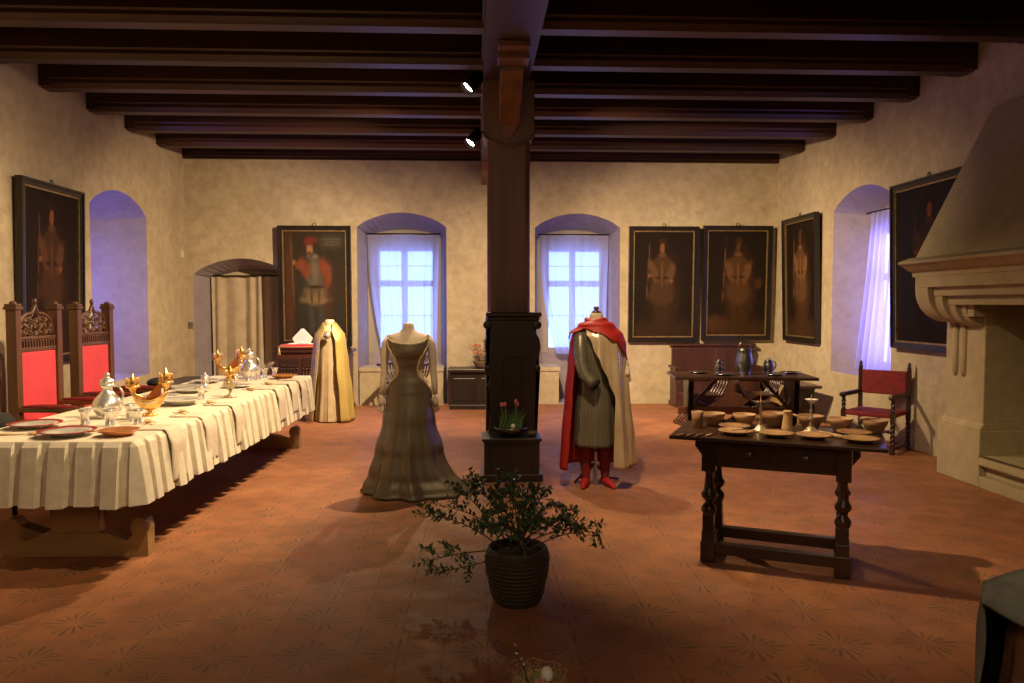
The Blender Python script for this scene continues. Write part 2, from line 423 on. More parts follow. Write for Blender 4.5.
# windows
def window(name, axis, a0, a1, z0, z1, pos, sgn, pane='pane'):
    """axis 'y': plane at y=pos, spans x a0..a1; axis 'x': plane at x=pos spans y"""
    def bx(mb, u0, u1, w0, w1, d0, d1):
        if axis == 'y':
            xs = sorted((pos+d0*sgn, pos+d1*sgn)); mb.box(u0, u1, xs[0], xs[1], w0, w1)
        else:
            xs = sorted((pos+d0*sgn, pos+d1*sgn)); mb.box(xs[0], xs[1], u0, u1, w0, w1)
    fr = MB(); t = .05; um = (a0+a1)/2; zm = lerp(z0, z1, .58)
    iw0, iw1 = a0+.20, a1-.14; iz0, iz1 = z0+.08, z1-.30
    bx(fr, a0-.02, iw0, z0, z1+.12, 0, .09); bx(fr, iw1, a1+.02, z0, z1+.12, 0, .09)
    bx(fr, iw0, iw1, z0, iz0, 0, .09); bx(fr, iw0, iw1, iz1, z1+.12, 0, .09)
    bx(fr, um-.05, um+.05, iz0, iz1, .005, .085); bx(fr, iw0, um-.05, zm-.05, zm+.05, .006, .08); bx(fr, um+.05, iw1, zm-.05, zm+.05, .006, .08)
    w = struct(name, fr, 'reveal_wood')
    for u0, u1 in ((iw0, um-.05), (um+.05, iw1)):
        for q0, q1 in ((iz0, zm-.05), (zm+.05, iz1)):
            mb = MB(); bx(mb, u0, u1, q0, q1, .05, .055)
            obj('pane', mb, pane, w)
    bars = MB()
    for u0, u1 in ((iw0, um-.05), (um+.05, iw1)):
        bx(bars, u0, u1, zm+.05+(iz1-zm-.05)*.5-.006, zm+.05+(iz1-zm-.05)*.5+.006, .035, .048)
        bx(bars, u0, u1, iz0+(zm-iz0)*.5-.006, iz0+(zm-iz0)*.5+.006, .035, .048)
    obj('glazing_bar', bars, 'reveal_wood', w)
    return w
M['reveal_wood'] = wood('painted window wood', (.30,.26,.22), (.24,.2,.17), .6)
window('window_1', 'y', -1.82,-.60, .80, 2.80, YB+DN, 1)
window('window_2', 'y', 1.02, 2.22, .80, 2.80, YB+DN, 1)
window('window_3', 'x', 8.9, 10.12, .78, 2.82, XR+.46, 1, 'pane_side')
window('window_4', 'x', 9.58, 10.72, .72, 2.80, XL-.85, -1, 'pane_side')
# masonry below the windows of the back wall, and stone window seats in the niches
for k, (a, b) in enumerate(((-1.82,-.60), (1.02,2.22))):
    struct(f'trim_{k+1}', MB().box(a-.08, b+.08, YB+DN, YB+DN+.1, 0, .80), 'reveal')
    struct(f'trim_{k+3}', MB().box(a-.05, a+.30, YB+.01, YB+DN-.001, 0, .54).box(a-.055, a+.32, YB-.01, YB+DN-.001, .54, .60), 'plaster')
    struct(f'trim_{k+5}', MB().box(b-.28, b+.06, YB+.01, YB+DN-.001, 0, .54).box(b-.30, b+.07, YB-.01, YB+DN-.001, .54, .60), 'plaster')
# fire opening back and sides are the wall's reveal; its back wall and floor
struct('wall_fire_back', MB().box(XR+.6, XR+.65, 4.6, 6.85, .2, 2.0), 'stone')

# ------------------------------------------------------------------ curtains
def curtain(name, fn, m, label, nu=80, nv=24, rod=None):
    t = thing(name, label, 'curtain')
    obj('curtain_panel', MB().grid(fn, nu, nv), m, t)
    if rod: obj('curtain_rod', MB().tube(rod, .012), 'iron', t)
    return t
def wcurt(x0, x1, y, side):
    # hangs from the full width of the niche and is drawn in towards the bottom
    def f(u, v):
        z = lerp(2.76, .78, v)
        pull = v**2.2
        a = lerp(x0, x0+(.26 if side < 0 else .30), pull)
        b = lerp(x1, x1-.06, pull)
        x = lerp(a, b, u)
        amp = .006+.026*v
        return (x + .01*math.sin(9*u+4*v), y + amp*math.sin(u*2*PI*8+1.5*math.sin(3*v)) + .03*math.sin(u*9+v*2), z)
    return f
curtain('window_curtain', wcurt(-1.80,-.62, YB+DN-.20,-1), 'sheer', 'sheer lavender curtain in the arched window niche behind the grey dress', rod=[(-1.81,YB+DN-.2,2.77),(-.61,YB+DN-.2,2.77)])
curtain('window_curtain', wcurt(1.04,2.20, YB+DN-.20,1), 'sheer', 'sheer lavender curtain in the arched window niche behind the red cloaked mannequin', rod=[(1.03,YB+DN-.2,2.77),(2.21,YB+DN-.2,2.77)])
def rc(u, v):
    z = lerp(2.80, .76, v); y = lerp(lerp(10.02, 10.16, v**1.5), 8.95, u)
    return (5.17+(.02+.03*v)*math.sin(u*2*PI*9+v)-.10*v*(1-u), y, z)
curtain('window_curtain', rc, 'sheer', 'sheer bluish curtain in the side wall niche left of the fireplace', rod=[(5.17,8.9,2.81),(5.17,10.12,2.81)])
def ac(u, v):
    z = lerp(2.06, .03, v); x = lerp(-4.29, -3.03, u)
    fold = math.sin(u*2*PI*6+1.6*math.sin(u*11)) 
    return (x+.02*math.cos(u*50)*v, 12.78+.032*fold*(.6+.4*v)+.05*(math.sin(u*5)), z)
curtain('alcove_curtain', ac, 'alcove_curtain', 'taupe curtain closing the low arched alcove in the back left corner', nu=140, rod=[(-4.29,12.78,2.07),(-3.03,12.78,2.07)])

# ------------------------------------------------------------------ paintings
def canvas(w, h, blobs, bg):
    nx, ny = 60, 100
    vs = [(w*(i/nx-.5), 0, h*(j/ny-.5)) for j in range(ny+1) for i in range(nx+1)]
    fs = [(j*(nx+1)+i, j*(nx+1)+i+1, (j+1)*(nx+1)+i+1, (j+1)*(nx+1)+i) for j in range(ny) for i in range(nx)]
    me = bpy.data.meshes.new('canvas'); me.from_pydata(vs, [], fs)
    ca = me.color_attributes.new('Col', 'FLOAT_COLOR', 'POINT')
    for k, (x, y, z) in enumerate(vs):
        u, v = x/w+.5, z/h+.5
        c = list(bg)
        for (cx, cy, rx, ry, rot, col, soft) in blobs:
            dx, dy = u-cx, (v-cy); ca_, sa = math.cos(rot), math.sin(rot)
            px, py = (dx*ca_+dy*sa)/rx, (-dx*sa+dy*ca_)/ry
            d = math.sqrt(px*px+py*py)
            d += .12*math.sin(u*37+v*11)*math.sin(v*29)
            a = max(0, min(1, (1-d)/soft+.5))
            a = a*a*(3-2*a)
            for q in range(3): c[q] = lerp(c[q], col[q], a)
        ca.data[k].color = (*c, 1)
    me.materials.append(M['painting']); return me
def painting(label, loc, rz, w, h, blobs, bg, tilt=3):
    t = thing('framed_painting', label, 'painting', loc, rz)
    t.rotation_euler = (R(tilt), 0, rz)     # leans out at the top
    fw = .07
    mb = MB()
    W, H = w/2, h/2
    for (a, b, c, d) in ((-W,W,H-fw,H),(-W,W,-H,-H+fw),(-W,-W+fw,-H+fw,H-fw),(W-fw,W,-H+fw,H-fw)):
        mb.box(a, b, -.03, .03, c, d)
    for (a, b, c, d) in ((-W,W,H-.025,H),(-W,W,-H,-H+.025),(-W,-W+.025,-H+.025,H-.025),(W-.025,W,-H+.025,H-.025)):
        mb.box(a, b, -.045, -.03, c, d)
    obj('frame', mb, 'black_frame', t)
    g = MB(); f2 = fw; k = .018
    for (a, b, c, d) in ((-W+f2,W-f2,H-f2-k,H-f2),(-W+f2,W-f2,-H+f2,-H+f2+k),(-W+f2,-W+f2+k,-H+f2+k,H-f2-k),(W-f2-k,W-f2,-H+f2+k,H-f2-k)):
        g.box(a, b, -.022, .0, c, d)
    obj('gilt_slip', g, 'gilt_slip', t)
    o = obj('canvas', canvas(w-2*fw, h-2*fw, blobs, bg), None, t)
    obj('hanging_ring', MB().tube([(0.025*math.cos(a), 0, H+.02+.025*math.sin(a)) for a in [2*PI*i/12 for i in range(12)]], .006, 6, True), 'iron', t)
    return t
sk = (.32,.15,.075)
def figure(c1, c2, s=0.0, face=sk, k=.75):
    """standing figure: cloak, coat, sleeves, legs, collar, face, hands, staff, ground"""
    dk = tuple(x*.55 for x in c1); li_ = tuple(min(1, x*1.7) for x in c1)
    b = [(.5,.06,.55,.10,0,tuple(x*.9 for x in c2),1.2),
         (.53+s,.44,.25,.36,.06,dk,.9), (.44+s,.18,.042,.17,.03,c2,.5), (.57+s,.18,.042,.17,-.05,c2,.5),
         (.42+s,.045,.07,.018,0,dk,.5), (.60+s,.045,.07,.018,0,dk,.5),
         (.5+s,.44,.17,.14,0,c1,.5), (.5+s,.40,.20,.09,0,c1,.5), (.5+s,.62,.13,.15,0,c1,.4), (.5+s,.70,.17,.05,0,c1,.5),
         (.36+s,.62,.055,.12,.55,li_,.6), (.64+s,.60,.055,.12,-.55,li_,.6), (.5+s,.56,.12,.015,0,dk,.6),
         (.5+s,.60,.02,.13,0,li_,.8), (.5+s,.775,.065,.022,0,li_,.5), (.5+s,.86,.06,.062,0,tuple(x*.5 for x in c2),.6),
         (.5+s,.842,.036,.045,0,face,.5), (.5+s,.905,.07,.022,0,dk,.5),
         (.30+s,.585,.022,.018,.3,face,.6), (.66+s,.53,.024,.018,.2,face,.6), (.27+s,.62,.008,.28,-.08,li_,.7)]
    return [(x,y,rx,ry,ro,tuple(q*k for q in c),so) for x,y,rx,ry,ro,c,so in b]
bgd = (.012,.008,.006)
painting('brightest framed full-length portrait, red-sleeved figure, above the cushion and mitre', (-2.535,12.33,1.90), 0, 1.13, 1.87,
    [(x,y,rx,ry,ro,tuple(q*.62 for q in c),so*1.25) for x,y,rx,ry,ro,c,so in
    [(.6,.22,.5,.2,0,(.05,.045,.03),1.0), (.10,.5,.07,.5,0,(.12,.05,.025),.7), (.52,.48,.27,.33,0,(.055,.05,.04),.7), (.66,.38,.12,.26,-.1,(.10,.05,.03),.9),
     (.44,.19,.05,.17,.1,(.08,.075,.065),.6), (.60,.19,.05,.17,-.12,(.08,.075,.065),.6), (.42,.04,.07,.02,0,(.04,.03,.02),.5), (.64,.04,.07,.02,0,(.04,.03,.02),.5),
     (.5,.42,.17,.09,0,(.26,.17,.085),.7), (.5,.37,.20,.035,0,(.30,.20,.10),.8), (.44,.42,.02,.09,.1,(.14,.09,.05),.8), (.56,.42,.02,.09,-.1,(.14,.09,.05),.8),
     (.5,.60,.14,.15,0,(.15,.125,.09),.5), (.5,.63,.05,.12,0,(.22,.18,.12),.9), (.5,.49,.14,.015,0,(.06,.04,.02),.6),
     (.34,.66,.10,.07,-.7,(.30,.085,.04),.7), (.25,.69,.06,.035,.3,(.30,.085,.04),.7), (.66,.65,.11,.075,-.8,(.30,.085,.04),.7), (.70,.55,.06,.06,.5,(.28,.08,.04),.8),
     (.47,.765,.09,.022,0,(.24,.2,.14),.6), (.43,.80,.045,.045,0,(.07,.04,.025),.6), (.42,.83,.048,.055,0,(.48,.25,.14),.5), (.42,.795,.03,.015,0,(.14,.06,.035),.6), (.43,.905,.095,.04,.1,(.22,.045,.03),.6),
     (.17,.71,.03,.025,0,(.42,.2,.1),.6), (.15,.62,.008,.30,.06,(.2,.14,.07),.8), (.76,.90,.17,.06,0,(.09,.08,.06),1.0), (.76,.92,.14,.006,0,(.16,.13,.08),1), (.76,.895,.14,.006,0,(.16,.13,.08),1), (.76,.87,.13,.006,0,(.16,.13,.08),1)]],
    (.035,.025,.016), 1.6)
painting('dark full-length portrait on the back wall, just right of the cloaked mannequin window', (2.985,12.33,1.93), 0, 1.12, 1.84,
    figure((.075,.038,.018),(.045,.024,.012), -.02, (.26,.10,.05)), bgd, 1.6)
painting('dark full-length portrait on the back wall nearest the right corner, above the brown settle', (4.18,12.33,1.95), 0, 1.12, 1.83,
    figure((.10,.045,.02),(.06,.028,.012), .02, (.12,.05,.025))+[(.86,.5,.06,.05,0,(.06,.022,.01),1.2),(.15,.12,.18,.07,0,(.06,.025,.01),1.2)], bgd, 1.6)
painting('narrow-looking dark portrait on the right wall between corner and window niche', (4.785,11.29,1.98), R(-90), 1.18, 1.85,
    figure((.14,.07,.03),(.07,.035,.015), 0, (.14,.06,.03)), (.014,.008,.005), 1.6)
painting('large dark portrait on the right wall partly hidden by the fireplace hood', (4.785,8.02,2.03), R(-90), 1.42, 1.84,
    figure((.03,.014,.012),(.016,.011,.014), 0, (.16,.05,.02)), (.012,.010,.014), 1.6)
painting('dark portrait on the left wall behind the two red high-backed chairs', (-4.50,8.46,1.93), R(90), 1.22, 1.88,
    figure((.08,.035,.02),(.05,.02,.015), 0, (.34,.11,.06)), (.016,.009,.008), 1.2)

# small wall fittings
single('light_switch', MB().box(-.035,.035,-.01,0,-.05,.05), 'grey_metal', 'small grey switch plate on the back wall beside the alcove curtain', 'switch', (-4.49+.06+.13-.19,12.399,1.28), bev=.004)
single('wall_sensor', MB().box(0,.03,-.04,.04,-.055,.055), 'plastic', 'small cream sensor box in the left back corner above alcove', 'sensor', (-4.549,12.22,2.38), bev=.005)

# ------------------------------------------------------------------ post with braces
post = thing('wooden_post', 'massive square wooden post with braces carrying the ceiling girder in mid room', 'post', (.31,7.7,0))
def octo(w, c):
    return [(-w,-w+c),(-w+c,-w),(w-c,-w),(w,-w+c),(w,w-c),(w-c,w),(-w+c,w),(-w,w-c)]
mb = MB().prism(octo(.205,.035), 'z', 0, 3.35)
obj('shaft', mb, 'post', post, bev=.006)
arc = [(.245*math.sin(t), 3.26-.13*math.cos(t)) for t in [-PI/2+PI*i/16 for i in range(17)]]
obj('post_head', MB().prism([(-.245,3.739)]+arc+[(.245,3.739)], 'y', -.225, .225), 'post', post, bev=.008)
obj('collar_moulding', MB().tube([(x*1.01,-.228,z-.004) for x, z in arc], .013, 8), 'post', post)
br = MB()
def brace(mb, s):
    pr = [(-.20*s,3.30),(-.27*s,3.30),(-.98*s,3.60),(-.98*s,3.739),(-.20*s,3.739)]
    mb.prism(pr, 'x', -.095,.095)
    mb.add([(-.095,-.268*s,3.302),(.095,-.268*s,3.302),(0,-.235*s,3.15),(-.095,-.2*s,3.302),(.095,-.2*s,3.302),(0,-.2*s,3.15)],
        [(0,1,2),(5,4,3),(0,2,5,3),(1,4,5,2),(0,3,4,1)])
brace(br, 1); obj('brace', br, 'post', post, bev=.006)
b2 = MB(); brace(b2, -1); obj('brace', b2, 'post', post, bev=.006)
obj('saddle_timber', MB().box(-.13,.13,-1.20,-.98,3.64,3.739).box(-.13,.13,-1.34,-1.20,3.69,3.739), 'post', post, bev=.006)

# carved casing at the foot of the post
cas = thing('carved_casing', 'near black carved wooden casing with scrolled sides around foot of post', 'casing', (.335,7.42,0))
rp = [(.0,.0),(.24,0),(.24,.38),(.215,.42),(.21,.60),(.225,.74),(.245,.84),(.225,.88),(.222,.92),(.262,.95),(.268,1.0),(.235,1.03),(.225,1.06),(.258,1.12),(.272,1.20),(.258,1.28),(.212,1.36),(.20,1.40),(.215,1.43),(.25,1.43),(.25,1.49),(.0,1.49)]
lp = [(-x*(.96 if z > .5 else 1), z) for x, z in rp[1:-1]][::-1]
sil = rp[1:-1]+[(0,1.49)]+lp
obj('scrolled_panel', MB().prism(sil, 'y', -.09, .02), 'black_wood', cas, bev=.008)
obj('scrolled_panel', MB().prism(sil, 'y', .52, .56), 'black_wood', cas, bev=.008)
obj('side_panel', MB().box(-.247,-.236,.02,.52,0,1.48), 'black_wood', cas)
obj('side_panel', MB().box(.212,.235,.02,.52,0,1.48), 'black_wood', cas)
obj('cap_moulding', MB().box(-.25,.275,-.15,-.0,1.49,1.53).box(-.235,.26,-.12,.0,1.455,1.49), 'black_wood', cas, bev=.01)
fr = MB()
for a in ((-.10,.10,1.10,1.12),(-.10,.10,.62,.64),(-.10,-.085,.64,1.10),(.085,.10,.64,1.10)): fr.box(a[0],a[1],-.105,-.09,a[2],a[3])
obj('panel_moulding', fr, 'black_wood', cas, bev=.004)
for s in (-1, 1):
    for z, r in ((1.41,.04),(1.00,.032)):
        obj('volute', MB().lathe([(0,-.03),(r,-.03),(r,.03),(0,.03)], 16, mx=Matrix.Translation((s*.235,-.09,z)) @ Matrix.Rotation(R(90),4,'X')), 'black_wood', cas, bev=.004)
box_ = thing('wooden_pedestal', 'low dark wooden box pedestal with moulded top before the carved casing', 'pedestal', (.315,7.12,0))
obj('body', MB().box(-.25,.25,-.17,.18,.06,.36), 'black_wood', box_, bev=.005)
obj('moulded_top', MB().box(-.27,.27,-.21,.20,.37,.40).box(-.255,.255,-.19,.19,.345,.37), 'black_wood', box_, bev=.008)
obj('plinth', MB().box(-.28,.28,-.20,.20,0,.07), 'black_wood', box_, bev=.008)
for s in (-1, 1): obj('pilaster', MB().box(s*.22-.03,s*.22+.03,-.185,-.165,.07,.345), 'black_wood', box_, bev=.004)
# planted bowl on it
bw = thing('flower_bowl', 'shallow grey bowl planted with red tulips and grass, on the low pedestal', 'planted bowl', (.31,7.05,.401))
obj('bowl', MB().lathe([(.05,0),(.075,.005),(.13,.04),(.15,.07),(.155,.085),(.145,.085),(.135,.065),(.06,.03)], 32), 'pewter', bw)
obj('soil', MB().lathe([(0,.082),(.08,.085),(.135,.07)], 24), 'soil', bw)
def blade(mb, x, y, z, h, lx, ly, w=.007):
    pts = []
    for i in range(5):
        t = i/4; ww = w*(1-t*.85)
        pts.append(((x+lx*t*t-ww, y+ly*t*t, z+h*t*(1-.15*t)), (x+lx*t*t+ww, y+ly*t*t, z+h*t*(1-.15*t))))
    vs = [p for q in pts for p in q]
    mb.add(vs, [(2*i,2*i+1,2*i+3,2*i+2) for i in range(4)], True)
gr = MB()
for k in range(60):
    a = random.random()*2*PI; r = .11*math.sqrt(random.random())
    blade(gr, r*math.cos(a), r*math.sin(a), .07, random.uniform(.08,.22), random.uniform(-.05,.07), random.uniform(-.03,.03), .004)
g_ = obj('grass_leaf', gr, 'leaf_green', bw); g_['kind'] = 'stuff'
for x, y, z, c in ((-.085,-.02,.27,'tulip_red'),(.045,-.02,.30,'tulip_red'),(-.055,.0,.27,'tulip_red'),(.06,.02,.27,'tulip_red')):
    s_ = obj('tulip', MB().tube([(x*.6,y,.07),(x*.8,y,z*.6),(x,y,z)], .003, 6), 'leaf_green', bw)
    obj('petal', MB().lathe([(.003,-.005),(.014,.005),(.017,.02),(.012,.035),(.004,.042)], 10, (x,y,z)), c, s_)
single('egg', MB().ball((0,0,.02), .02,.02,.026), 'egg', 'white egg resting among the grass in the tulip bowl', 'egg', (.325,6.97,.48))
single('fir_cone', MB().ball((0,0,0), .045,.028,.025).ball((.03,0,.005),.02,.018,.018), 'stem', 'brown fir cone at the right rim of the tulip bowl', 'cone', (.50,7.03,.427))

# spot lamps
def spot(label, loc, tgt, energy, ang, blend=.6, vis=True, size=.03):
    d = (Vector(tgt)-Vector(loc)).normalized()
    if vis:
        t = thing('spot_lamp', label, 'spot lamp', loc, 0, 'spot lamps on the girder')
        q = Vector((0,0,1)).rotation_difference(d).to_matrix().to_4x4()
        t.scale = (1.9,1.9,1.9)
        obj('housing', MB().lathe([(0,-.09),(.03,-.09),(.038,-.06),(.042,0),(.045,.03),(.039,.03),(.036,.0),(0,-.01)], 20, mx=q), 'iron', t)
        obj('lens', MB().lathe([(0,.008),(.035,.008)], 20, mx=q), 'bulb', t)
        obj('bracket', MB().tube([(0,0,0),(.02,0,.05),(.08,0,.05),(.14,0,.05)], .008, 6), 'iron', t)
    l = bpy.data.lights.new('lamp_or_fill_light', 'SPOT'); l.energy = energy; l.spot_size = R(ang); l.spot_blend = blend
    l.color = (1,.72,.40); l.shadow_soft_size = size
    o = bpy.data.objects.new('lamp_or_fill_light', l); COL.objects.link(o)
    o.location = Vector(loc)+d*.075
    o.rotation_euler = d.to_track_quat('-Z', 'Y').to_euler()
    return o

# ------------------------------------------------------------------ left banqueting table
TZ = .80
LT = (-2.5, 6.75); LR = R(-1.75)
tb = thing('trestle_table', 'very long wooden trestle table hidden under the cream pleated tablecloth', 'table', (LT[0], LT[1], 0), LR)
obj('table_top', MB().box(-.53,.53,-2.12,2.12,.745,.785), 'trestle', tb)
def footpoly():
    h = [(0,0),(.46,0),(.46,.19),(.445,.235),(.41,.25),(.37,.235),(.35,.20),(.355,.165),(.365,.14),(.33,.105),(.29,.10),(.25,.125),(.2,.15),(0,.15)]
    return h + [(-x, z) for x, z in h[::-1] if x > 0]
for k, y in enumerate((-1.72, 1.98)):
    f = obj('trestle_foot', MB().prism(footpoly(), 'y', y-.05, y+.05), 'trestle', tb, bev=.006)
    obj('trestle_post', MB().prism([(-.15,.148),(.15,.148),(.13,.4),(.2,.745),(-.2,.745),(-.13,.4)], 'y', y-.04, y+.04), 'trestle', tb, bev=.005)
obj('stretcher', MB().box(-.03,.03,-1.66,1.82,.33,.42), 'trestle', tb)
# pleated cloth
def pleat_path(hx, hy, per=.155):
    """list of (x,y,nx,ny,amp) round the table"""
    out = []
    cs = [(-hx,-hy),(hx,-hy),(hx,hy),(-hx,hy)]
    for i in range(4):
        a, b = Vector((*cs[i],0)), Vector((*cs[(i+1)%4],0)); d = b-a; L = d.length; d.normalize(); n = Vector((d.y,-d.x,0))
        k = max(1, round(L/per)); st = L/k
        for j in range(k):
            base = j*st
            for t, am in ((.0,1),(.10,1),(.35,1),(.60,1),(.64,.35),(.66,0),(.82,.02),(.97,0),(.985,.5)):
                p = a+d*(base+t*st)
                jj = 1+.18*math.sin(j*2.3+i)
                # round the corners
                out.append((p.x, p.y, n.x, n.y, am*jj))
    return out
path = pleat_path(.545, 2.13)
rows = [(.8,0,0),(.792,.004,.005),(.77,.008,.022),(.65,.014,.036),(.54,.02,.044),(.425,.026,.052)]
mb = MB(); vs = []
for z, o_, am in rows:
    for q, (x, y, nx, ny, a) in enumerate(path):
        e = o_+am*a + (.004*math.sin(q*.9) if z < .7 else 0)
        vs.append((x+nx*e, y+ny*e, z+(.006*math.sin(q*.31) if z < .45 else 0)))
n = len(path)
fs = [(r*n+i, r*n+(i+1) % n, (r+1)*n+(i+1) % n, (r+1)*n+i) for r in range(len(rows)-1) for i in range(n)]
mb.add(vs, fs)
mb.add([(x*1,y*1,.8) for x,y,_,_,_ in path], [tuple(range(n))])
cloth = thing('pleated_tablecloth', 'cream linen tablecloth with deep box pleats over the long table', 'tablecloth', (LT[0], LT[1], 0), LR)
obj('pleated_cloth', mb, 'linen', cloth)
def LP(x, y):    # world -> table local is not needed: things are placed by world position
    return (x, y, TZ+.0015)
# napkins over the long edge
def napkin_mb(w=.24, drop=.34):
    def f(u, v):
        s_ = v*(.20+drop); k = (u-.5)*w
        if s_ < .20: return (-.20+s_, k, .806)
        t = s_-.20
        return (.020+.040*min(1,t/.10)+.02*t+.004*math.sin(u*7), k*(1-.04*t), .806-max(0,t-.01))
    return MB().grid(f, 8, 22)
nk = None
cs_, sn_ = math.cos(LR), math.sin(LR)
for i, (y, w, dr, lab) in enumerate(((5.13,.26,.35,'pale linen napkin hanging over the long side, closest to the near corner'),(5.70,.24,.34,'pale linen napkin hanging over the long side, second from the near corner'),(6.32,.23,.33,'pale linen napkin hanging over the long side, third from the near corner'),
        (7.0,.24,.0,None),(7.52,.26,.33,'pale linen napkin hanging over the long side, third from the far corner'),(7.98,.24,.31,'pale linen napkin hanging over the long side, second from far corner'),(8.36,.24,.34,'pale linen napkin hanging over the long side, closest to the far corner'))):
    if not lab: continue
    ly = y-LT[1]; x = LT[0]+.545*cs_-ly*sn_; yy = LT[1]+.545*sn_+ly*cs_
    single('napkin', napkin_mb(w*.85, dr), 'napkin', lab, 'napkin', (x, yy, 0), LR, 'napkins along the long table edge', thick=.004)

# tableware prototypes
def deep_plate(r, h=.025, well=.62):
    return [(r*well*.7,0),(r*well,.004),(r*(well+.12),h*.7),(r,h),(r,h+.004),(r*(well+.12),h*.7+.005),(r*well*.95,.009),(0,.008)]
def plate(name, r, m, label, x, y, z, h=.025, group=None, rim=None, cat='plate'):
    if m == 'silver': m = 'plate_silver'
    if rim:
        t = thing(name, label, cat, (x,y,z), 0, group)
        obj('plate_body', MB().lathe(deep_plate(r*.86, h), 40), m, t)
        obj('red_rim', MB().lathe([(r*.82,h*.93),(r,h+.004),(r,h+.010),(r*.84,h+.004),(r*.82,h*.93)], 40, cap=False), rim, t)
        return t
    return single(name, MB().lathe(deep_plate(r, h), 40), m, label, cat, (x,y,z), 0, group)
Z = TZ+.001
M['maroon'] = mat('maroon enamel', (.35,.03,.04), (.25,.02,.03), .3, .2)
plate('silver_plate', .16, 'silver', 'silver plate with maroon rim nearest the first red chair, further back', -2.88, 5.16, Z, rim='maroon')
plate('silver_plate', .165, 'silver', 'silver plate with maroon rim at the near end of the long table', -2.50, 4.82, Z, .03, rim='maroon')
single('copper_bowl', MB().lathe([(.05,0),(.075,.006),(.105,.028),(.118,.04),(.110,.04),(.085,.018),(0,.012)], 36), 'copper', 'shallow copper bowl at the near corner of the long table', 'bowl', (-2.19,4.82,Z))
single('copper_bowl', MB().lathe([(.06,0),(.08,.006),(.125,.03),(.14,.042),(.13,.042),(.09,.018),(0,.012)], 36), 'copper', 'shallow copper bowl at the far end of the long table', 'bowl', (-2.10,8.50,Z))
CUPP = [(.028,0),(.032,.004),(.026,.012),(.024,.05),(.030,.075),(.044,.092),(.041,.092),(.028,.075),(.021,.05),(.02,.015),(0,.012)]
cupl = [(-2.60,5.24,1.15,'flared silver cup beside the plate, leftmost of the cup cluster'),(-2.60,5.52,1.0,'smallest silver cup in the near cluster, midway between the flask and gilt ship'),
        (-2.42,5.20,1.2,'largest silver cup in front of the near silver flask'),(-2.36,5.40,.9,'silver cup close to the base of the near flask, on its left'),
        (-2.42,5.50,1.15,'silver cup close to the base of the near flask, on its right'),(-2.27,5.27,1.1,'silver cup closest to the hull of the near gilt ship'),
        (-2.40,8.24,1.25,'silver cup left of the far silver flask'),(-2.34,8.38,1.2,'silver cup in front of the far silver flask'),(-2.33,8.60,1.15,'silver cup right of the far silver flask'),(-2.25,8.72,1.1,'silver cup beside the far copper bowl'),
        (-2.33,6.64,1.2,'silver cup left of the ornate tarnished goblet')]
for x, y, s, lab in cupl:
    single('silver_cup', MB().lathe([(a*s*.9,b*s*1.02) for a,b in CUPP], 24), 'silver', lab, 'cup', (x,y,Z), 0, 'silver cups on the long table')
def flask(label, x, y, s):
    t = thing('silver_flask', label, 'flask', (x,y,Z))
    t.scale = (s,s,s)
    obj('body', MB().lathe([(.07,0),(.075,.008),(.065,.018),(.085,.04),(.105,.075),(.108,.10),(.09,.14),(.06,.175),(.038,.20),(.034,.225),(.045,.235),(.05,.25),(.03,.25),(0,.25)], 32), 'silver', t)
    obj('lid', MB().lathe([(.048,.25),(.052,.262),(.045,.285),(.022,.30),(.014,.308),(.022,.318),(.016,.33),(.006,.338),(0,.345)], 24), 'silver', t)
    obj('handle', MB().tube([(.04,0,.24),(.085,0,.235),(.115,0,.19),(.112,0,.13),(.095,0,.10)], .008, 8), 'silver', t)
flask('tall silver flask with domed lid near the front end of the long table', -2.62, 5.60, .95)
flask('tall silver flask with domed lid at the far end of the long table', -2.48, 8.55, .98)
def castle(mb, c, s):
    x, y, z = c
    mb.lathe([(.012*s,-.03*s),(.034*s,0),(.036*s,.03*s),(.03*s,.032*s),(.006*s,.09*s),(0,.095*s)], 8, c)
    for k in range(6):
        a = 2*PI*k/6; mb.lathe([(.006*s,0),(.011*s,.018*s),(.009*s,.04*s),(.003*s,.055*s),(0,.058*s)], 6, (x+.042*s*math.cos(a), y+.042*s*math.sin(a), z+.008*s))
    mb.lathe([(.03*s,.0),(.055*s,.005*s),(.055*s,.015*s),(.03*s,.018*s)], 12, c)
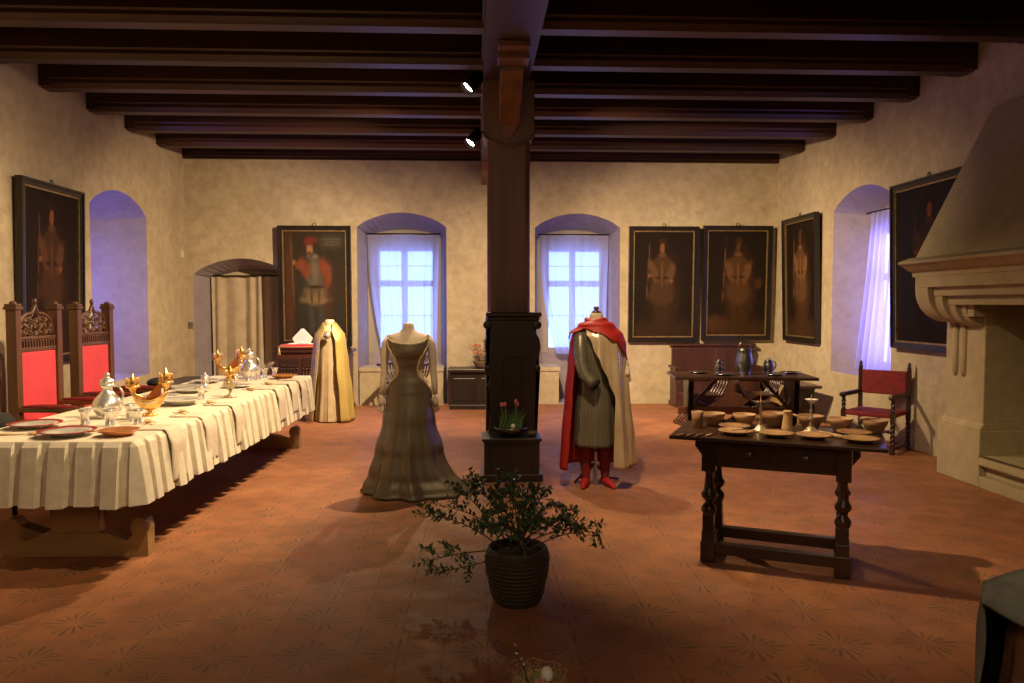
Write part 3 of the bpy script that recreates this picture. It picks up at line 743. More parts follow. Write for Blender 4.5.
def nef(label, x, y, rz, s):
    t = thing('gilt_ship_centrepiece', label, 'table ornament', (x,y,Z), rz); t.scale = (s,s,s*1.3)
    def hull(u, v):
        a = u*2-1; ang = PI*v
        w = .065*(1-abs(a)**2.4)**.7+.003; sheer = .115+.055*a*a
        return (.155*a, -w*math.cos(ang), sheer-(.075*(1-abs(a)**2.5)**.6+.004)*math.sin(ang))
    obj('hull', MB().grid(hull, 26, 12).tube([(hull(i/26,0)) for i in range(27)], .006, 6).tube([(hull(i/26,1)) for i in range(27)], .006, 6), 'gold', t)
    obj('deck', MB().grid(lambda u, v: (.14*(u*2-1), (v*2-1)*.055*(1-abs(u*2-1)**2.4)**.7, .11+.045*(u*2-1)**2), 20, 4), 'amber', t)
    f = MB().lathe([(.062,0),(.066,.008),(.045,.016),(.018,.024),(.022,.034),(.016,.044),(.03,.05)], 20)
    for k in range(4):
        a = PI/4+k*PI/2; f.ball((.055*math.cos(a), .055*math.sin(a), .01), .018,.018,.012, 8, 6)
    obj('foot', f, 'gold', t)
    for sgn in (-1, 1):
        c = MB(); castle(c, (sgn*.145,0,.20 if sgn < 0 else .225), 1.15 if sgn < 0 else 1.25); c.tube([(sgn*.14,0,.16),(sgn*.145,0,.20)], .02, 8)
        obj('castle', c, 'gold', t)
    obj('sail', MB().grid(lambda u, v: (-.02+.13*u, -.028+.012*math.sin(u*PI), .125+.11*u*v+.015*v), 8, 6).grid(lambda u, v: (.12+.06*u, .03, .19+.07*v), 4, 4), 'amber', t, thick=.003)
    obj('bead_row', MB().tube([(.12*(2*i/40-1), -.066*(1-abs(2*i/40-1)**2.4)**.7-.004, .098+.045*(2*i/40-1)**2) for i in range(41)], [.004 if i % 2 else .007 for i in range(41)], 6), 'silver', t)
nef('gilt ship centrepiece with two crowned castles, nearer one beside the silver flask', -2.36, 5.68, R(8), .78)
nef('gilt ship centrepiece with amber sails at the far end of the table', -2.62, 8.33, R(14), .82)
def goblet(label, x, y, s):
    t = thing('ornate_goblet', label, 'goblet', (x,y,Z)); t.scale = (s,s,s)
    f = MB().lathe([(.055,0),(.058,.006),(.035,.02),(.012,.035),(.010,.05),(.018,.058),(.010,.066)], 20)
    for k in range(6): f.ball((.05*math.cos(k*PI/3), .05*math.sin(k*PI/3), .008), .012,.012,.008,8,5)
    obj('foot', f, 'bone', t)
    b = MB().lathe([(.010,.066),(.03,.08),(.048,.11),(.05,.135),(.042,.155),(.046,.16),(.04,.16),(.0,.15)], 20)
    for k in range(8): b.ball((.046*math.cos(k*PI/4), .046*math.sin(k*PI/4), .12), .014,.014,.03,8,6)
    obj('bowl', b, 'bone', t)
    c = MB(); castle(c, (0,0,.185), .9); c.lathe([(.042,.16),(.03,.18),(.01,.19)], 16); obj('lid', c, 'gold', t)
goblet('ornate tarnished goblet with crown lid at middle front edge of long table', -2.13, 6.78, 1.0)
def lidded(label, x, y, s=1):
    t = thing('lidded_beaker', label, 'beaker', (x,y,Z)); t.scale = (s,s,s)
    obj('body', MB().lathe([(.038,0),(.04,.005),(.03,.012),(.03,.06),(.04,.085),(.036,.085),(0,.08)], 24), 'silver', t)
    obj('lid', MB().lathe([(.042,.086),(.03,.10),(.01,.108),(.014,.118),(.004,.13),(0,.132)], 20), 'silver', t)
lidded('silver lidded beaker standing among the platters in mid table', -2.68, 7.75, 1.05)
lidded('silver lidded beaker beside the far gilt ship', -2.45, 7.95, .95)
pl = [(-2.38,6.30,.165,.045,'deep silver dish nearest the gilt ship in mid table'),(-2.70,6.75,.16,.022,'flat silver platter behind the deep dish'),(-2.62,7.20,.17,.03,'wide silver platter right behind the deep dish, mid table'),
      (-2.80,7.55,.17,.022,'silver platter towards the back edge beside the dark bench'),(-2.33,7.62,.14,.02,'silver plate in front of the far lidded beakers'),(-2.78,8.05,.14,.03,'silver dish at the back edge behind the far ship')]
for x, y, r, h, lab in pl: plate('silver_platter', r, 'silver', lab, x, y, Z, h, 'silver platters in mid table', cat='platter')
# horn spoons and knives laid in pairs
def spoon_mb():
    m_ = MB().ball((0,0,.012), .036,.026,.010, 12, 6)
    m_.tube([(.024,0,.011),(.05,0,.010),(.11,0,.009)], [.004,.0035,.005], 6); return m_
def knife_mb():
    return MB().add([(0,-.008,.002),(.10,-.010,.002),(.10,.006,.002),(0,.002,.002),(0,-.008,.004),(.10,-.010,.004),(.10,.006,.004),(0,.002,.004)],
        [(0,3,2,1),(4,5,6,7),(0,1,5,4),(1,2,6,5),(2,3,7,6),(3,0,4,7)]).tube([(.10,-.002,.006),(.19,-.002,.006)], [.006,.007], 8)
pairs = [(-2.72,4.86,200,'at the near left end of the long table'),(-2.34,4.95,200,'beside the near copper bowl'),(-2.24,5.36,-42,'in front of the near gilt ship'),(-2.20,5.86,-45,'beside the near deep silver dish'),(-2.18,6.40,-45,'in front of the ornate goblet'),
         (-2.17,7.45,-45,'just beyond the ornate goblet'),(-2.13,7.95,-45,'nearest the far copper bowl')]
for x, y, a, lab in pairs:
    single('horn_spoon', spoon_mb(), 'horn', 'pale horn spoon lying '+lab, 'spoon', (x,y,Z), R(a), 'horn spoons on the long table')
    d = Vector((math.cos(R(a)-PI/2), math.sin(R(a)-PI/2)))*.045
    t = thing('table_knife', 'wooden handled knife lying '+lab, 'knife', (x+d.x-.02, y+d.y, Z), R(a), 'knives on the long table')
    obj('blade', MB().box(0,.10,-.008,.006,.001,.003), 'silver', t); obj('handle', MB().tube([(.10,0,.006),(.20,0,.006)], [.006,.008], 8), 'clay', t)

# ------------------------------------------------------------------ high-backed red chairs
def high_chair(label, loc, rz):
    t = thing('high_backed_chair', label, 'chair', loc, rz)   # front faces local -Y
    w = .31; H = 1.56
    for s in (-1, 1):
        obj('back_post', MB().box(s*(w-.035)-.035, s*(w-.035)+.035, .0,.09, 0, H).box(s*(w-.035)-.048, s*(w-.035)+.048, -.012,.102, H, H+.025)
            .box(s*(w-.035)-.04, s*(w-.035)+.04, -.005,.095, H+.025,H+.05).ball((s*(w-.035),.045,H+.055),.03,.03,.02), 'chair_wood', t, bev=.004)
        obj('leg', MB().box(s*(w-.035)-.03, s*(w-.035)+.03, -.50,-.44, 0, .70), 'chair_wood', t, bev=.004)
        arm = obj('armrest', MB().box(s*(w-.035)-.035, s*(w-.035)+.035, -.53,.02, .70,.74), 'chair_wood', t, bev=.006)
        obj('arm_pad', MB().ball((s*(w-.035),-.25,.745),.04,.25,.022), 'dark_red_velvet', arm)
    obj('back_panel', MB().box(-w+.07,w-.07,.02,.06,.46,1.20), 'red_cloth', t, bev=.012)
    for a, b in ((1.20,1.235),(1.305,1.33),(.40,.46)): obj('back_rail', MB().box(-w+.07,w-.07,.015,.075,a,b), 'chair_wood', t, bev=.004)
    # little arcade
    ar = MB().box(-w+.07,w-.07,.045,.06,1.235,1.305)
    for i in range(13):
        x = -w+.09+i*(2*w-.18)/12
        ar.box(x-.007,x+.007,.02,.045,1.235,1.29); ar.ball((x,.032,1.293),.012,.012,.012,8,6)
    obj('arcade', ar, 'chair_wood', t)
    # pierced crest: ogee arch with tracery scrolls
    cr = MB()
    def ogee(x): 
        a = abs(x)/(w-.07); return 1.33+.20*(1-a**3.2)**.5+.07*max(0,1-a*5)**1.6
    N_ = 40
    xs = [-(w-.07)+2*(w-.07)*i/N_ for i in range(N_+1)]
    cr.tube([(x,.045,ogee(x)) for x in xs], .016, 8)
    cr.tube([(x,.045,ogee(x)-.03) for x in xs[4:-4]], .007, 6)
    cr.ball((0,.045,ogee(0)+.03),.018,.018,.03)
    obj('crest_arch', cr, 'chair_wood', t)
    tr = MB(); rnd = random.Random(3)
    for i in range(7):
        cx = -w+.115+i*(2*w-.23)/6
        for j in range(3):
            cz = 1.358+j*.055
            if cz+.02 > ogee(cx)-.02: continue
            s = 1 if (i+j) % 2 else -1
            tr.tube([(cx+s*.026*(1-k/16)*math.cos(k*.55+i), .045+.008*math.sin(k), cz+.03*(1-k/18)*math.sin(k*.55+i)) for k in range(14)], .008, 6)
            tr.tube([(cx-s*.03,.045,cz-.028),(cx,.035,cz),(cx+s*.035,.045,cz+.032)], [.006,.010,.005], 6)
    obj('tracery', tr, 'chair_wood', t)
    obj('seat', MB().box(-w+.01,w-.01,-.50,.0,.38,.42), 'chair_wood', t, bev=.005)
    obj('seat_cushion', MB().box(-w+.04,w-.04,-.49,-.01,.42,.48), 'red_cloth', t, bev=.02)
    return t
high_chair('carved high-backed chair with red upholstery, the left one in front of the portrait', (-3.80,6.93,0), R(90-5))
high_chair('carved high-backed chair with red upholstery, the one beside the violet niche', (-3.80,7.93,0), R(90-5))
# low dark chair back corner seen at left edge, dark seats behind the table
ch = thing('dark_round_stool', 'dark rounded stool peeping over the cloth at the left picture edge', 'stool', (-3.58,5.75,0))
obj('seat', MB().lathe([(.16,.70),(.19,.72),(.20,.76),(.17,.80),(0,.81)], 24), 'black', ch)
for k in range(4):
    a = PI/4+k*PI/2; obj('leg', MB().tube([(.15*math.cos(a),.15*math.sin(a),.71),(.19*math.cos(a),.19*math.sin(a),.0)], .018, 8), 'black_wood', ch)
ch = thing('low_dark_bench', 'low near-black bench against the left wall beyond the high-backed chairs', 'bench', (-3.70,9.6,0), R(0))
obj('seat', MB().box(-.2,.2,-.8,.9,.60,.65), 'black_wood', ch, bev=.006)
for y in (-.7,.8): obj('leg', MB().box(-.17,.17,y-.04,y+.04,0,.60), 'black_wood', ch)
single('dark_hat', MB().ball((0,0,.06),.12,.14,.058).lathe([(.18,.002),(.2,.01),(.12,.015)],20), 'black', 'dark purplish cloth cap lying on the low bench near the gilt ship', 'hat', (-3.66,9.05,.651))

# ------------------------------------------------------------------ prie-dieu, cushion, mitre, cope
pd = thing('carved_cupboard', 'dark carved cupboard with pierced front under the bright portrait', 'cupboard', (-2.50,12.03,0))
obj('carcass', MB().box(-.52,.56,-.20,.22,.05,.88), 'red_wood', pd, bev=.006)
obj('top', MB().box(-.57,.61,-.24,.24,.88,.92), 'dark_wood', pd, bev=.008)
obj('plinth', MB().box(-.55,.59,-.22,.23,0,.07), 'dark_wood', pd, bev=.006)
for cx in (-.33, 0.0, .36):
    d = obj('door_panel', MB().box(cx-.15,cx+.15,-.222,-.2,.12,.80), 'dark_wood', pd, bev=.006)
    sp_ = MB()
    for i in range(6): sp_.tube([(cx-.12+i*.048,-.232,.42),(cx-.12+i*.048,-.232,.60)], .008, 6); sp_.ball((cx-.12+i*.048,-.232,.63),.016,.01,.02,8,6); sp_.ball((cx-.096+i*.044,-.232,.68),.013,.01,.016,8,6)
    obj('spindle', sp_, 'dark_wood', d)
def cushion_fn(u, v):
    a, b = u*2-1, v*2-1
    e = (1-a**4)*(1-b**4)
    return a*(.5-.06*b*b), b, e**.4
cu = thing('red_cushion', 'red velvet cushion with gold tassels lying on the carved cupboard', 'cushion', (-2.66,11.98,.921))
m_ = MB()
for s in (1, -1): m_.grid(lambda u, v: ((u*2-1)*(.36-.03*(v*2-1)**2), (v*2-1)*(.19-.02*(u*2-1)**2), .045+s*.045*((1-(u*2-1)**4)*(1-(v*2-1)**4))**.45), 18, 12)
obj('pillow', m_, 'red_cloth', cu)
obj('gold_cord', MB().tube([((.36-.03*math.sin(t)**2)*(abs(math.cos(t))**.35)*(1 if math.cos(t)>0 else -1), .19*(abs(math.sin(t))**.35)*(1 if math.sin(t)>0 else -1), .045) for t in [2*PI*i/60 for i in range(60)]], .008, 6, True), 'cope', cu)
for sx in (-1, 1): obj('tassel', MB().lathe([(.004,.045),(.012,.03),(.018,-.01),(.03,-.07),(.0,-.07)], 10, (sx*.30,-.245,0)), 'cope', cu)
mi = thing('bishop_mitre', 'small white pointed mitre standing on the red cushion', 'mitre', (-2.66,11.97,1.0))
def mitre(yo, lean):
    return MB().prism([(-.10,0),(.10,0),(.145,.10),(.0,.25),(-.145,.10)], 'y', yo-.008, yo+.008, Matrix.Rotation(lean, 4, 'X'))
obj('front_horn', mitre(-.035, R(8)), 'white', mi, bev=.004); obj('back_horn', mitre(.035, R(-8)), 'white', mi, bev=.004)
obj('headband', MB().lathe([(.10,0),(.105,.02),(.105,.05),(.1,.05),(.1,0)], 24, sy=.5), 'white', mi)
for k, (x, y) in enumerate(((-.12,-.09),(.14,-.10))):
    single('white_glove', MB().ball((0,0,.012),.07,.035,.014).ball((.05,.01,.012),.035,.012,.01).ball((.05,-.018,.012),.03,.010,.009), 'white', ['white glove on the red cushion left of the mitre','white glove on the red cushion right of the mitre'][k], 'glove', (-2.66+x,11.97+y,.999), R(-160 if k == 0 else -20))

# generic draped shell about a vertical axis; phi=0 faces local -Y
def shell(zt, zb, phi0, phi1, wtab, dtab, folds=0, amp=0, nu=60, nv=30, ph=0, grow=1.0, cx=0, cy=0, hem=0):
    """phi0/phi1 may be functions of z; wtab/dtab: (z, half width/depth)"""
    def f(u, v):
        z = lerp(zt, zb, v)
        a = lerp(phi0(z) if callable(phi0) else phi0, phi1(z) if callable(phi1) else phi1, u)
        w = interp(wtab, z); d = interp(dtab, z)
        k = 1+amp*(v**grow)*math.sin(folds*a+ph+.6*math.sin(2.3*v+a))+amp*.35*(v**grow)*math.sin(folds*2.3*a+1+v)
        return (cx+w*k*math.sin(a), cy-d*k*math.cos(a), z+hem*math.sin(3*a))
    return MB().grid(f, nu, nv)

# gold cope on a stand
cp = thing('gold_cope_on_mannequin', 'old gold brocade cope with round clasp over a pale gown on a headless stand', 'costume', (-2.02,10.75,0))
obj('mannequin_neck', MB().lathe([(0,1.2),(.15,1.22),(.13,1.27),(.075,1.30),(.062,1.34),(.066,1.385),(.05,1.40),(0,1.40)], 20, sy=.8), 'mannequin', cp)
obj('pale_gown', shell(1.27,.015,0,2*PI,[(0,.20),(.6,.165),(1.1,.15),(1.2,.145),(1.27,.10)],[(0,.20),(.6,.15),(1.1,.12),(1.27,.08)],9,.06,90,30), 'gown_pale', cp)
wt = [(0,.315),(.35,.29),(.8,.245),(1.1,.215),(1.2,.20),(1.28,.14),(1.36,.085)]
dt = [(0,.30),(.5,.26),(1.1,.19),(1.28,.11),(1.36,.09)]
obj('gold_cope', shell(1.36,.015,lambda z: interp([(0,.62),(1.1,.50),(1.25,.25),(1.36,.6)],z),lambda z: 2*PI-interp([(0,.62),(1.1,.50),(1.25,.25),(1.36,.6)],z),wt,dt,8,.05,110,34), 'cope', cp, thick=.008)
obj('clasp', MB().lathe([(0,-.02),(.03,-.02),(.05,-.01),(.05,.01),(0,.01)], 20, mx=Matrix.Translation((.0,-.20,1.19)) @ Matrix.Rotation(R(90),4,'X')).ball((0,-.225,1.19),.018), 'bone', cp)
obj('stand_foot', MB().box(-.18,.18,-.02,.02,0,.02).box(-.02,.02,-.18,.18,0,.02).tube([(0,0,.01),(0,0,1.25)], .015, 8), 'iron', cp)

# ------------------------------------------------------------------ mannequin builders
def ring_body(tab, n=28):
    """tab: z, w, d, cx, cy"""
    vs, fs = [], []
    for z, w, d, cx, cy in tab:
        for k in range(n):
            a = 2*PI*k/n
            vs.append((cx+w*math.sin(a), cy-d*math.cos(a), z))
    for i in range(len(tab)-1):
        for k in range(n): fs.append((i*n+k, i*n+(k+1) % n, (i+1)*n+(k+1) % n, (i+1)*n+k))
    m_ = MB().add(vs, fs, True); m_.add(vs[:n], [tuple(range(n))]); m_.add(vs[-n:], [tuple(range(n))]); return m_
def hand_mb(base, down, side, s=1.0):
    """relaxed hand: palm, four fingers, thumb. down: direction of the fingers, side: +1 thumb to +x"""
    b = Vector(base); d = Vector(down).normalized(); m_ = MB()
    x = Vector((1,0,0))*side; y = d.cross(x).normalized()
    p = lambda a, c, e: tuple(b+d*a*s+x*c*s+y*e*s)
    m_.tube([p(-.02,0,0),p(.01,0,0),p(.045,.002,0),p(.078,.002,0),p(.09,0,0)], [.022*s,.024*s,.033*s,.031*s,.02*s], 10)
    for i, (o, L) in enumerate(((.026,.068),(.009,.078),(-.009,.072),(-.026,.056))):
        m_.tube([p(.07,o,0),p(.09,o,.002),p(.09+L*.45,o*1.05,.010),p(.09+L*.8,o*1.05,.026),p(.09+L,o,.036)], [.009*s,.0095*s,.0085*s,.008*s,.005*s], 7)
    m_.tube([p(.015,.02,0),p(.04,.042,.008),p(.065,.052,.02),p(.085,.052,.032)], [.011*s,.011*s,.0095*s,.006*s], 7)
    return m_

# grey dress
gd = thing('grey_dress_on_mannequin', 'floor-length grey brown brocade dress with open sides on a headless mannequin', 'costume', (-.59,6.72,0))
ftab = [(.62,.10,.10,0,0),(.74,.165,.13,0,0),(.84,.180,.135,0,0),(.92,.165,.12,0,0),(1.00,.125,.095,0,0),(1.04,.118,.09,0,0),(1.12,.14,.105,0,0),(1.20,.162,.125,0,-.01),(1.27,.168,.11,0,-.005),(1.315,.175,.08,0,.0),(1.345,.15,.065,0,.005),(1.365,.09,.058,0,.01),(1.385,.058,.052,0,.01),(1.41,.047,.047,0,.01),(1.435,.046,.046,0,.01),(1.445,.03,.03,0,.01)]
body = obj('mannequin_torso', ring_body(ftab), 'mannequin', gd)
def arm_mb(s):
    P_ = [(s*.165,.0,1.315),(s*.195,.0,1.26),(s*.205,.01,1.15),(s*.21,.015,1.04),(s*.222,.0,.93),(s*.232,-.03,.82)]
    return MB().tube(P_, [.035,.040,.036,.030,.028,.019], 12)
for s in (-1, 1):
    a_ = arm_mb(s); h_ = hand_mb((s*.233,-.035,.81), (s*.05,-.15,-1), -s, .82); a_.add(h_.v, h_.f, True)
    obj('mannequin_arm', a_, 'mannequin', gd)
wd = [(z, w+.012) for z, w, d, _, _ in ftab[:12]]; dd = [(z, d+.014) for z, w, d, _, _ in ftab[:12]]
def half(z): return interp([(.80,1.62),(.86,1.42),(.92,1.05),(1.0,.72),(1.08,.66),(1.16,.74),(1.22,.92),(1.27,1.2),(1.31,1.42),(1.343,1.5)], z)
def necky(z, a): return z
bod = MB()
for back in (0, 1):
    def bf(u, v, back=back):
        z = lerp(.80,1.343,v); h = half(z)
        a = lerp(-h, h, u)
        # scooped neck: pull the top edge down in the middle
        mid = math.cos(min(1,abs(a)/1.25)*PI/2)
        zz = z - (v**3)*(.075 if not back else .05)*(mid**.5)
        w = interp(wd, zz); d = interp(dd, zz)+.004
        aa = a+PI*back
        cy = -.006 if 1.15 < zz < 1.3 else 0
        return (w*math.sin(aa), cy-d*math.cos(aa), zz)
    bod.grid(bf, 30, 26)
obj('bodice', bod, 'dress', gd, thick=.004)
trm = MB()
for s in (-1, 1):
    for back in (0, 1):
        pts = []
        for i in range(40):
            z = lerp(.80,1.343,i/39); a = s*half(z)+PI*back
            v = i/39; mid = math.cos(min(1,abs(half(z))/1.25)*PI/2); zz = z-(v**3)*.075*(mid**.5)
            pts.append((interp(wd,zz)*1.02*math.sin(a), -(interp(dd,zz)+.010)*math.cos(a), zz))
        trm.tube(pts, .011, 6)
        trm.tube([(p[0]*.985-s*.0 if abs(p[0])<.02 else p[0]-math.copysign(.024, p[0]), p[1]-(.002 if not back else -.002), p[2]) for p in pts[6:-6]], .005, 5)
obj('braid_trim', trm, 'dress_trim', gd)
pts = []
for i in range(31):
    a = -1.4+2.8*i/30; mid = math.cos(min(1, abs(a)/1.25)*PI/2); zz = 1.343-.075*mid**.5
    pts.append((interp(wd, zz)*math.sin(a)*1.01, -(interp(dd, zz)+.008)*math.cos(a), zz))
obj('neck_trim', MB().tube(pts, .005, 6), 'dress_trim', gd)
def skirt(u, v):
    z = lerp(.86, .012, v**.95); a = 2*PI*u
    w = interp([(0,.40),(.05,.375),(.15,.335),(.35,.285),(.6,.225),(.78,.202),(.86,.190)], z)
    d = interp([(0,.46),(.05,.42),(.15,.36),(.35,.29),(.6,.22),(.86,.15)], z)
    k = 1+.06*(v**1.1)*math.sin(9*a+.8*math.sin(2*a)+v)+.03*v*math.sin(17*a+1)
    x = w*k*math.sin(a); y = -d*k*math.cos(a)
    tr_ = max(0, (v-.72)/.28)**1.6
    x += tr_*(.15*max(0, math.sin(a+.5))**1.5)
    y += tr_*(.22*max(0, -math.cos(a))) 
    return (x, y, max(.008, z-(.0)))
obj('skirt', MB().grid(skirt, 160, 50, wrap=True), 'dress', gd, thick=.004)
obj('stand_pole', MB().tube([(0,0,.0),(0,0,.7)], .014, 8).lathe([(.16,0),(.16,.012),(.02,.02)], 20), 'iron', gd)

# cloaked male mannequin
cm = thing('red_cloaked_mannequin', 'headless mannequin in grey damask robe with red cloak lined in champagne satin', 'costume', (1.05,6.78,0))
mt = [(.45,.12,.11,0,0),(.75,.155,.12,0,0),(.95,.15,.11,0,0),(1.1,.16,.115,0,0),(1.25,.185,.12,0,0),(1.36,.19,.10,0,0),(1.42,.16,.08,0,0),(1.45,.09,.07,0,0),(1.465,.06,.06,0,0)]
obj('mannequin_torso', ring_body(mt), 'mannequin', cm)
obj('mannequin_neck', MB().lathe([(.07,1.45),(.062,1.47),(.060,1.50),(.056,1.525),(.05,1.53),(0,1.531)], 24), 'mannequin', cm)
obj('neck_finial', MB().lathe([(.042,1.53),(.045,1.54),(.03,1.548),(.016,1.556),(.026,1.568),(.022,1.582),(.008,1.59),(0,1.595)], 20), 'red_wood', cm)
rw = [(.36,.195),(.6,.185),(.9,.165),(1.0,.162),(1.15,.175),(1.3,.20),(1.38,.19),(1.44,.12)]
rd = [(.36,.155),(.6,.15),(.9,.135),(1.15,.145),(1.3,.14),(1.38,.12),(1.44,.09)]
obj('robe', shell(1.44,.36,0,2*PI,rw,rd,5,.06,110,40), 'robe', cm, thick=.005)
def ell_tube(P_, Rr, n=14): return MB().tube(P_, Rr, n)
sl = obj('sleeve', ell_tube([(-.13,-.03,1.385),(-.15,-.07,1.31),(-.155,-.11,1.2),(-.15,-.14,1.09),(-.125,-.165,1.0),(-.075,-.19,.945),(-.035,-.205,.915)], [.045,.060,.062,.060,.056,.052,.050]), 'robe', cm)
obj('cuff', ell_tube([(-.045,-.20,.922),(-.028,-.21,.91)], [.055,.055]), 'black', sl)
# legs with red hose and pointed shoes
for s in (-1, 1):
    lx = s*.085
    lg = obj('red_hose', MB().tube([(lx,0,.55),(lx,-.0,.40),(lx,.012,.28),(lx*1.0,.005,.16),(lx,0,.085),(lx,0,.05)], [.07,.055,.056,.045,.034,.036], 14), 'dark_red_velvet', cm)
    ang = s*.32
    dx, dy = math.sin(ang), -math.cos(ang)
    obj('pointed_shoe', MB().tube([(lx-dx*.05,-dy*.05,.042),(lx,0,.045),(lx+dx*.06,dy*.06,.038),(lx+dx*.12,dy*.12,.028),(lx+dx*.17,dy*.17,.016),(lx+dx*.20,dy*.20,.012)], [.026,.038,.036,.030,.016,.004], 14), 'red_wool', cm)
obj('stand_pole', MB().tube([(0,.03,0),(0,.03,.6)], .012, 8).box(-.012,.012,-.02,.0,.0,.30), 'pewter_light', cm)
obj('stand_foot', MB().tube([(-.18,.05,.012),(-.14,.05,.06),(-.06,.04,.16),(0,.03,.19)], .012, 6).tube([(.0,.03,.19),(.14,.16,.03),(.24,.2,.012)], .012, 6).tube([(0,.03,.19),(-.1,.2,.02)], .012, 6), 'red_wood', cm)
# cloak: red outside shell round the back, open in front
cw = [(.15,.315),(.4,.30),(.8,.27),(1.1,.245),(1.25,.23),(1.34,.21),(1.42,.14),(1.47,.085)]
cd = [(.15,.25),(.5,.23),(1.0,.20),(1.3,.17),(1.42,.12),(1.47,.09)]
L0 = lambda z: -interp([(.15,1.05),(.6,1.0),(1.1,.98),(1.3,1.0),(1.47,.7)], z)
obj('red_cloak', shell(1.47,.16, lambda z: 2*PI+L0(z), lambda z: interp([(.15,1.30),(.6,1.35),(1.1,1.45),(1.3,1.3),(1.47,.5)], z), cw, cd, 9,.055,110,40), 'red_wool', cm, thick=.005)
fc = [(a, b*1.03+.006) for a, b in cw]; fd = [(a, b*1.05+.02) for a, b in cd]
obj('satin_lining', shell(1.40,.19, lambda z: interp([(.19,.42),(.5,.45),(.8,.50),(.95,.30),(1.1,.02),(1.25,-.25),(1.4,-.62)], z), lambda z: interp([(.19,1.55),(.7,1.6),(1.1,1.5),(1.4,1.3)], z), fc, fd, 9,.10,110,44, ph=1.5, grow=.6), 'satin', cm, thick=.004)
# red mantle over shoulders: slants from the left shoulder down to the right elbow
def mantle(u, v):
    a = lerp(-1.9, 2.1, u)
    top = 1.475-.02*abs(a)
    bot = interp([(-1.9,1.30),(-1.2,1.36),(-.7,1.395),(0,1.36),(.6,1.285),(1.0,1.20),(1.35,1.12),(2.1,1.13)], a)
    z = lerp(top, bot, v)
    w = interp(fc, z)*1.03+.008; d = interp(fd, z)*1.02+.015
    k = 1+.018*math.sin(v*9+a*2)*(v*(1-v)*4)
    return (w*k*math.sin(a), -d*k*math.cos(a), z)
obj('red_mantle', MB().grid(mantle, 60, 20), 'red_wool', cm, thick=.006)
obj('neck_roll', MB().tube([(.085*math.sin(a), -.08*math.cos(a), 1.462+.012*math.sin(3*a)) for a in [2*PI*i/24 for i in range(24)]], .022, 8, True), 'red_wool', cm)
hm = MB().tube([(.245,-.03,1.12),(.262,-.07,1.06)], [.028,.022], 10); h_ = hand_mb((.262,-.072,1.05),(.05,-.2,-1),-1,.8); hm.add(h_.v,h_.f,True)
obj('mannequin_hand', hm, 'mannequin', cm)

# ------------------------------------------------------------------ chest with dried flowers, folding chair
chs = thing('dark_chest', 'near black wooden chest against the back wall between the windows', 'chest', (.02,12.08,0))
obj('body', MB().box(-.42,.42,-.24,.22,.04,.56), 'black_wood', chs, bev=.006)
obj('lid', MB().box(-.47,.47,-.29,.26,.57,.62).box(-.44,.44,-.26,.24,.555,.57), 'black_wood', chs, bev=.01)
obj('base_moulding', MB().box(-.44,.44,-.26,.23,0,.07), 'black_wood', chs, bev=.006)
for s in (-.21, .21): obj('front_panel', MB().box(s-.17,s+.17,-.252,-.238,.13,.48), 'black_wood', chs, bev=.008)
fb = thing('dried_flower_basket', 'basket of dried orange flowers standing on the dark chest', 'flower arrangement', (.08,12.02,.621))
obj('basket', MB().lathe([(.08,0),(.11,.03),(.14,.10),(.145,.11),(.13,.11),(.1,.05),(0,.04)], 20), 'dried_stem', fb)
rnd = random.Random(5)
stm = MB(); flw = []
for k in range(60):
    a = rnd.random()*2*PI; r = .22*math.sqrt(rnd.random()); h = .15+.22*rnd.random()*(1-r*1.5)
    p = (r*math.cos(a), r*.7*math.sin(a), .08+h)
    stm.tube([(p[0]*.3,p[1]*.3,.06),(p[0]*.7,p[1]*.7,p[2]*.7),p], .003, 4); flw.append(p)
obj('stalk', stm, 'dried_stem', fb)['kind'] = 'stuff'
for p in flw[:34]: obj('flower_head', MB().ball(p, rnd.uniform(.014,.026), None, rnd.uniform(.012,.02), 8, 6), 'dried_flower', fb)

def x_chair(label, loc, rz, s=1.0, back=True):
    t = thing('folding_x_chair', label, 'chair', loc, rz); t.scale = (s,s,s)
    nsl = 6
    for k in range(nsl):
        y = -.20+.4*k/(nsl-1)
        for sg in (-1, 1):
            pts = []
            for i in range(15):
                q = i/14
                # from foot on one side, curving through the centre pivot to the arm on the other side
                x = sg*(-.27+.54*q) if False else sg*lerp(-.27,.29, q)
                z = .02+.70*(abs(q-.42)/.58)**1.7 if q > .42 else .02+.30*(1-(1-(abs(q-.42)/.42))**1.0)*0
                pts.append((x, y, z))
            # curved slat: lower half rises from foot to pivot, upper half sweeps up like a bowl
            pts = [(sg*-.27,y,.04),(sg*-.20,y,.13),(sg*-.10,y,.22),(0,y,.29),(sg*.11,y,.35),(sg*.20,y,.43),(sg*.26,y,.53),(sg*.285,y,.66)]
            obj('curved_slat', MB().tube(pts, .012, 6), 'dark_wood', t)
    for sg in (-1, 1):
        obj('armrest', MB().box(sg*.285-.03,sg*.285+.03,-.30,.27,.655,.69).lathe([(0,-.032),(.03,-.032),(.03,.032),(0,.032)], 14, mx=Matrix.Translation((sg*.285,-.30,.665)) @ Matrix.Rotation(R(90),4,'Y')), 'dark_wood', t, bev=.005)
        obj('foot_rail', MB().box(sg*.27-.025,sg*.27+.025,-.26,.24,0,.05), 'dark_wood', t, bev=.005)
    obj('seat', MB().box(-.23,.23,-.21,.21,.40,.425), 'dark_wood', t, bev=.005)
    if back: obj('backrest', MB().box(-.29,.29,.22,.245,.66,.86), 'dark_wood', t, bev=.006)
    return t
x_chair('dark curved folding chair under the left window, behind the grey dress', (-1.08,11.75,0), R(180-25), 1.05, False)

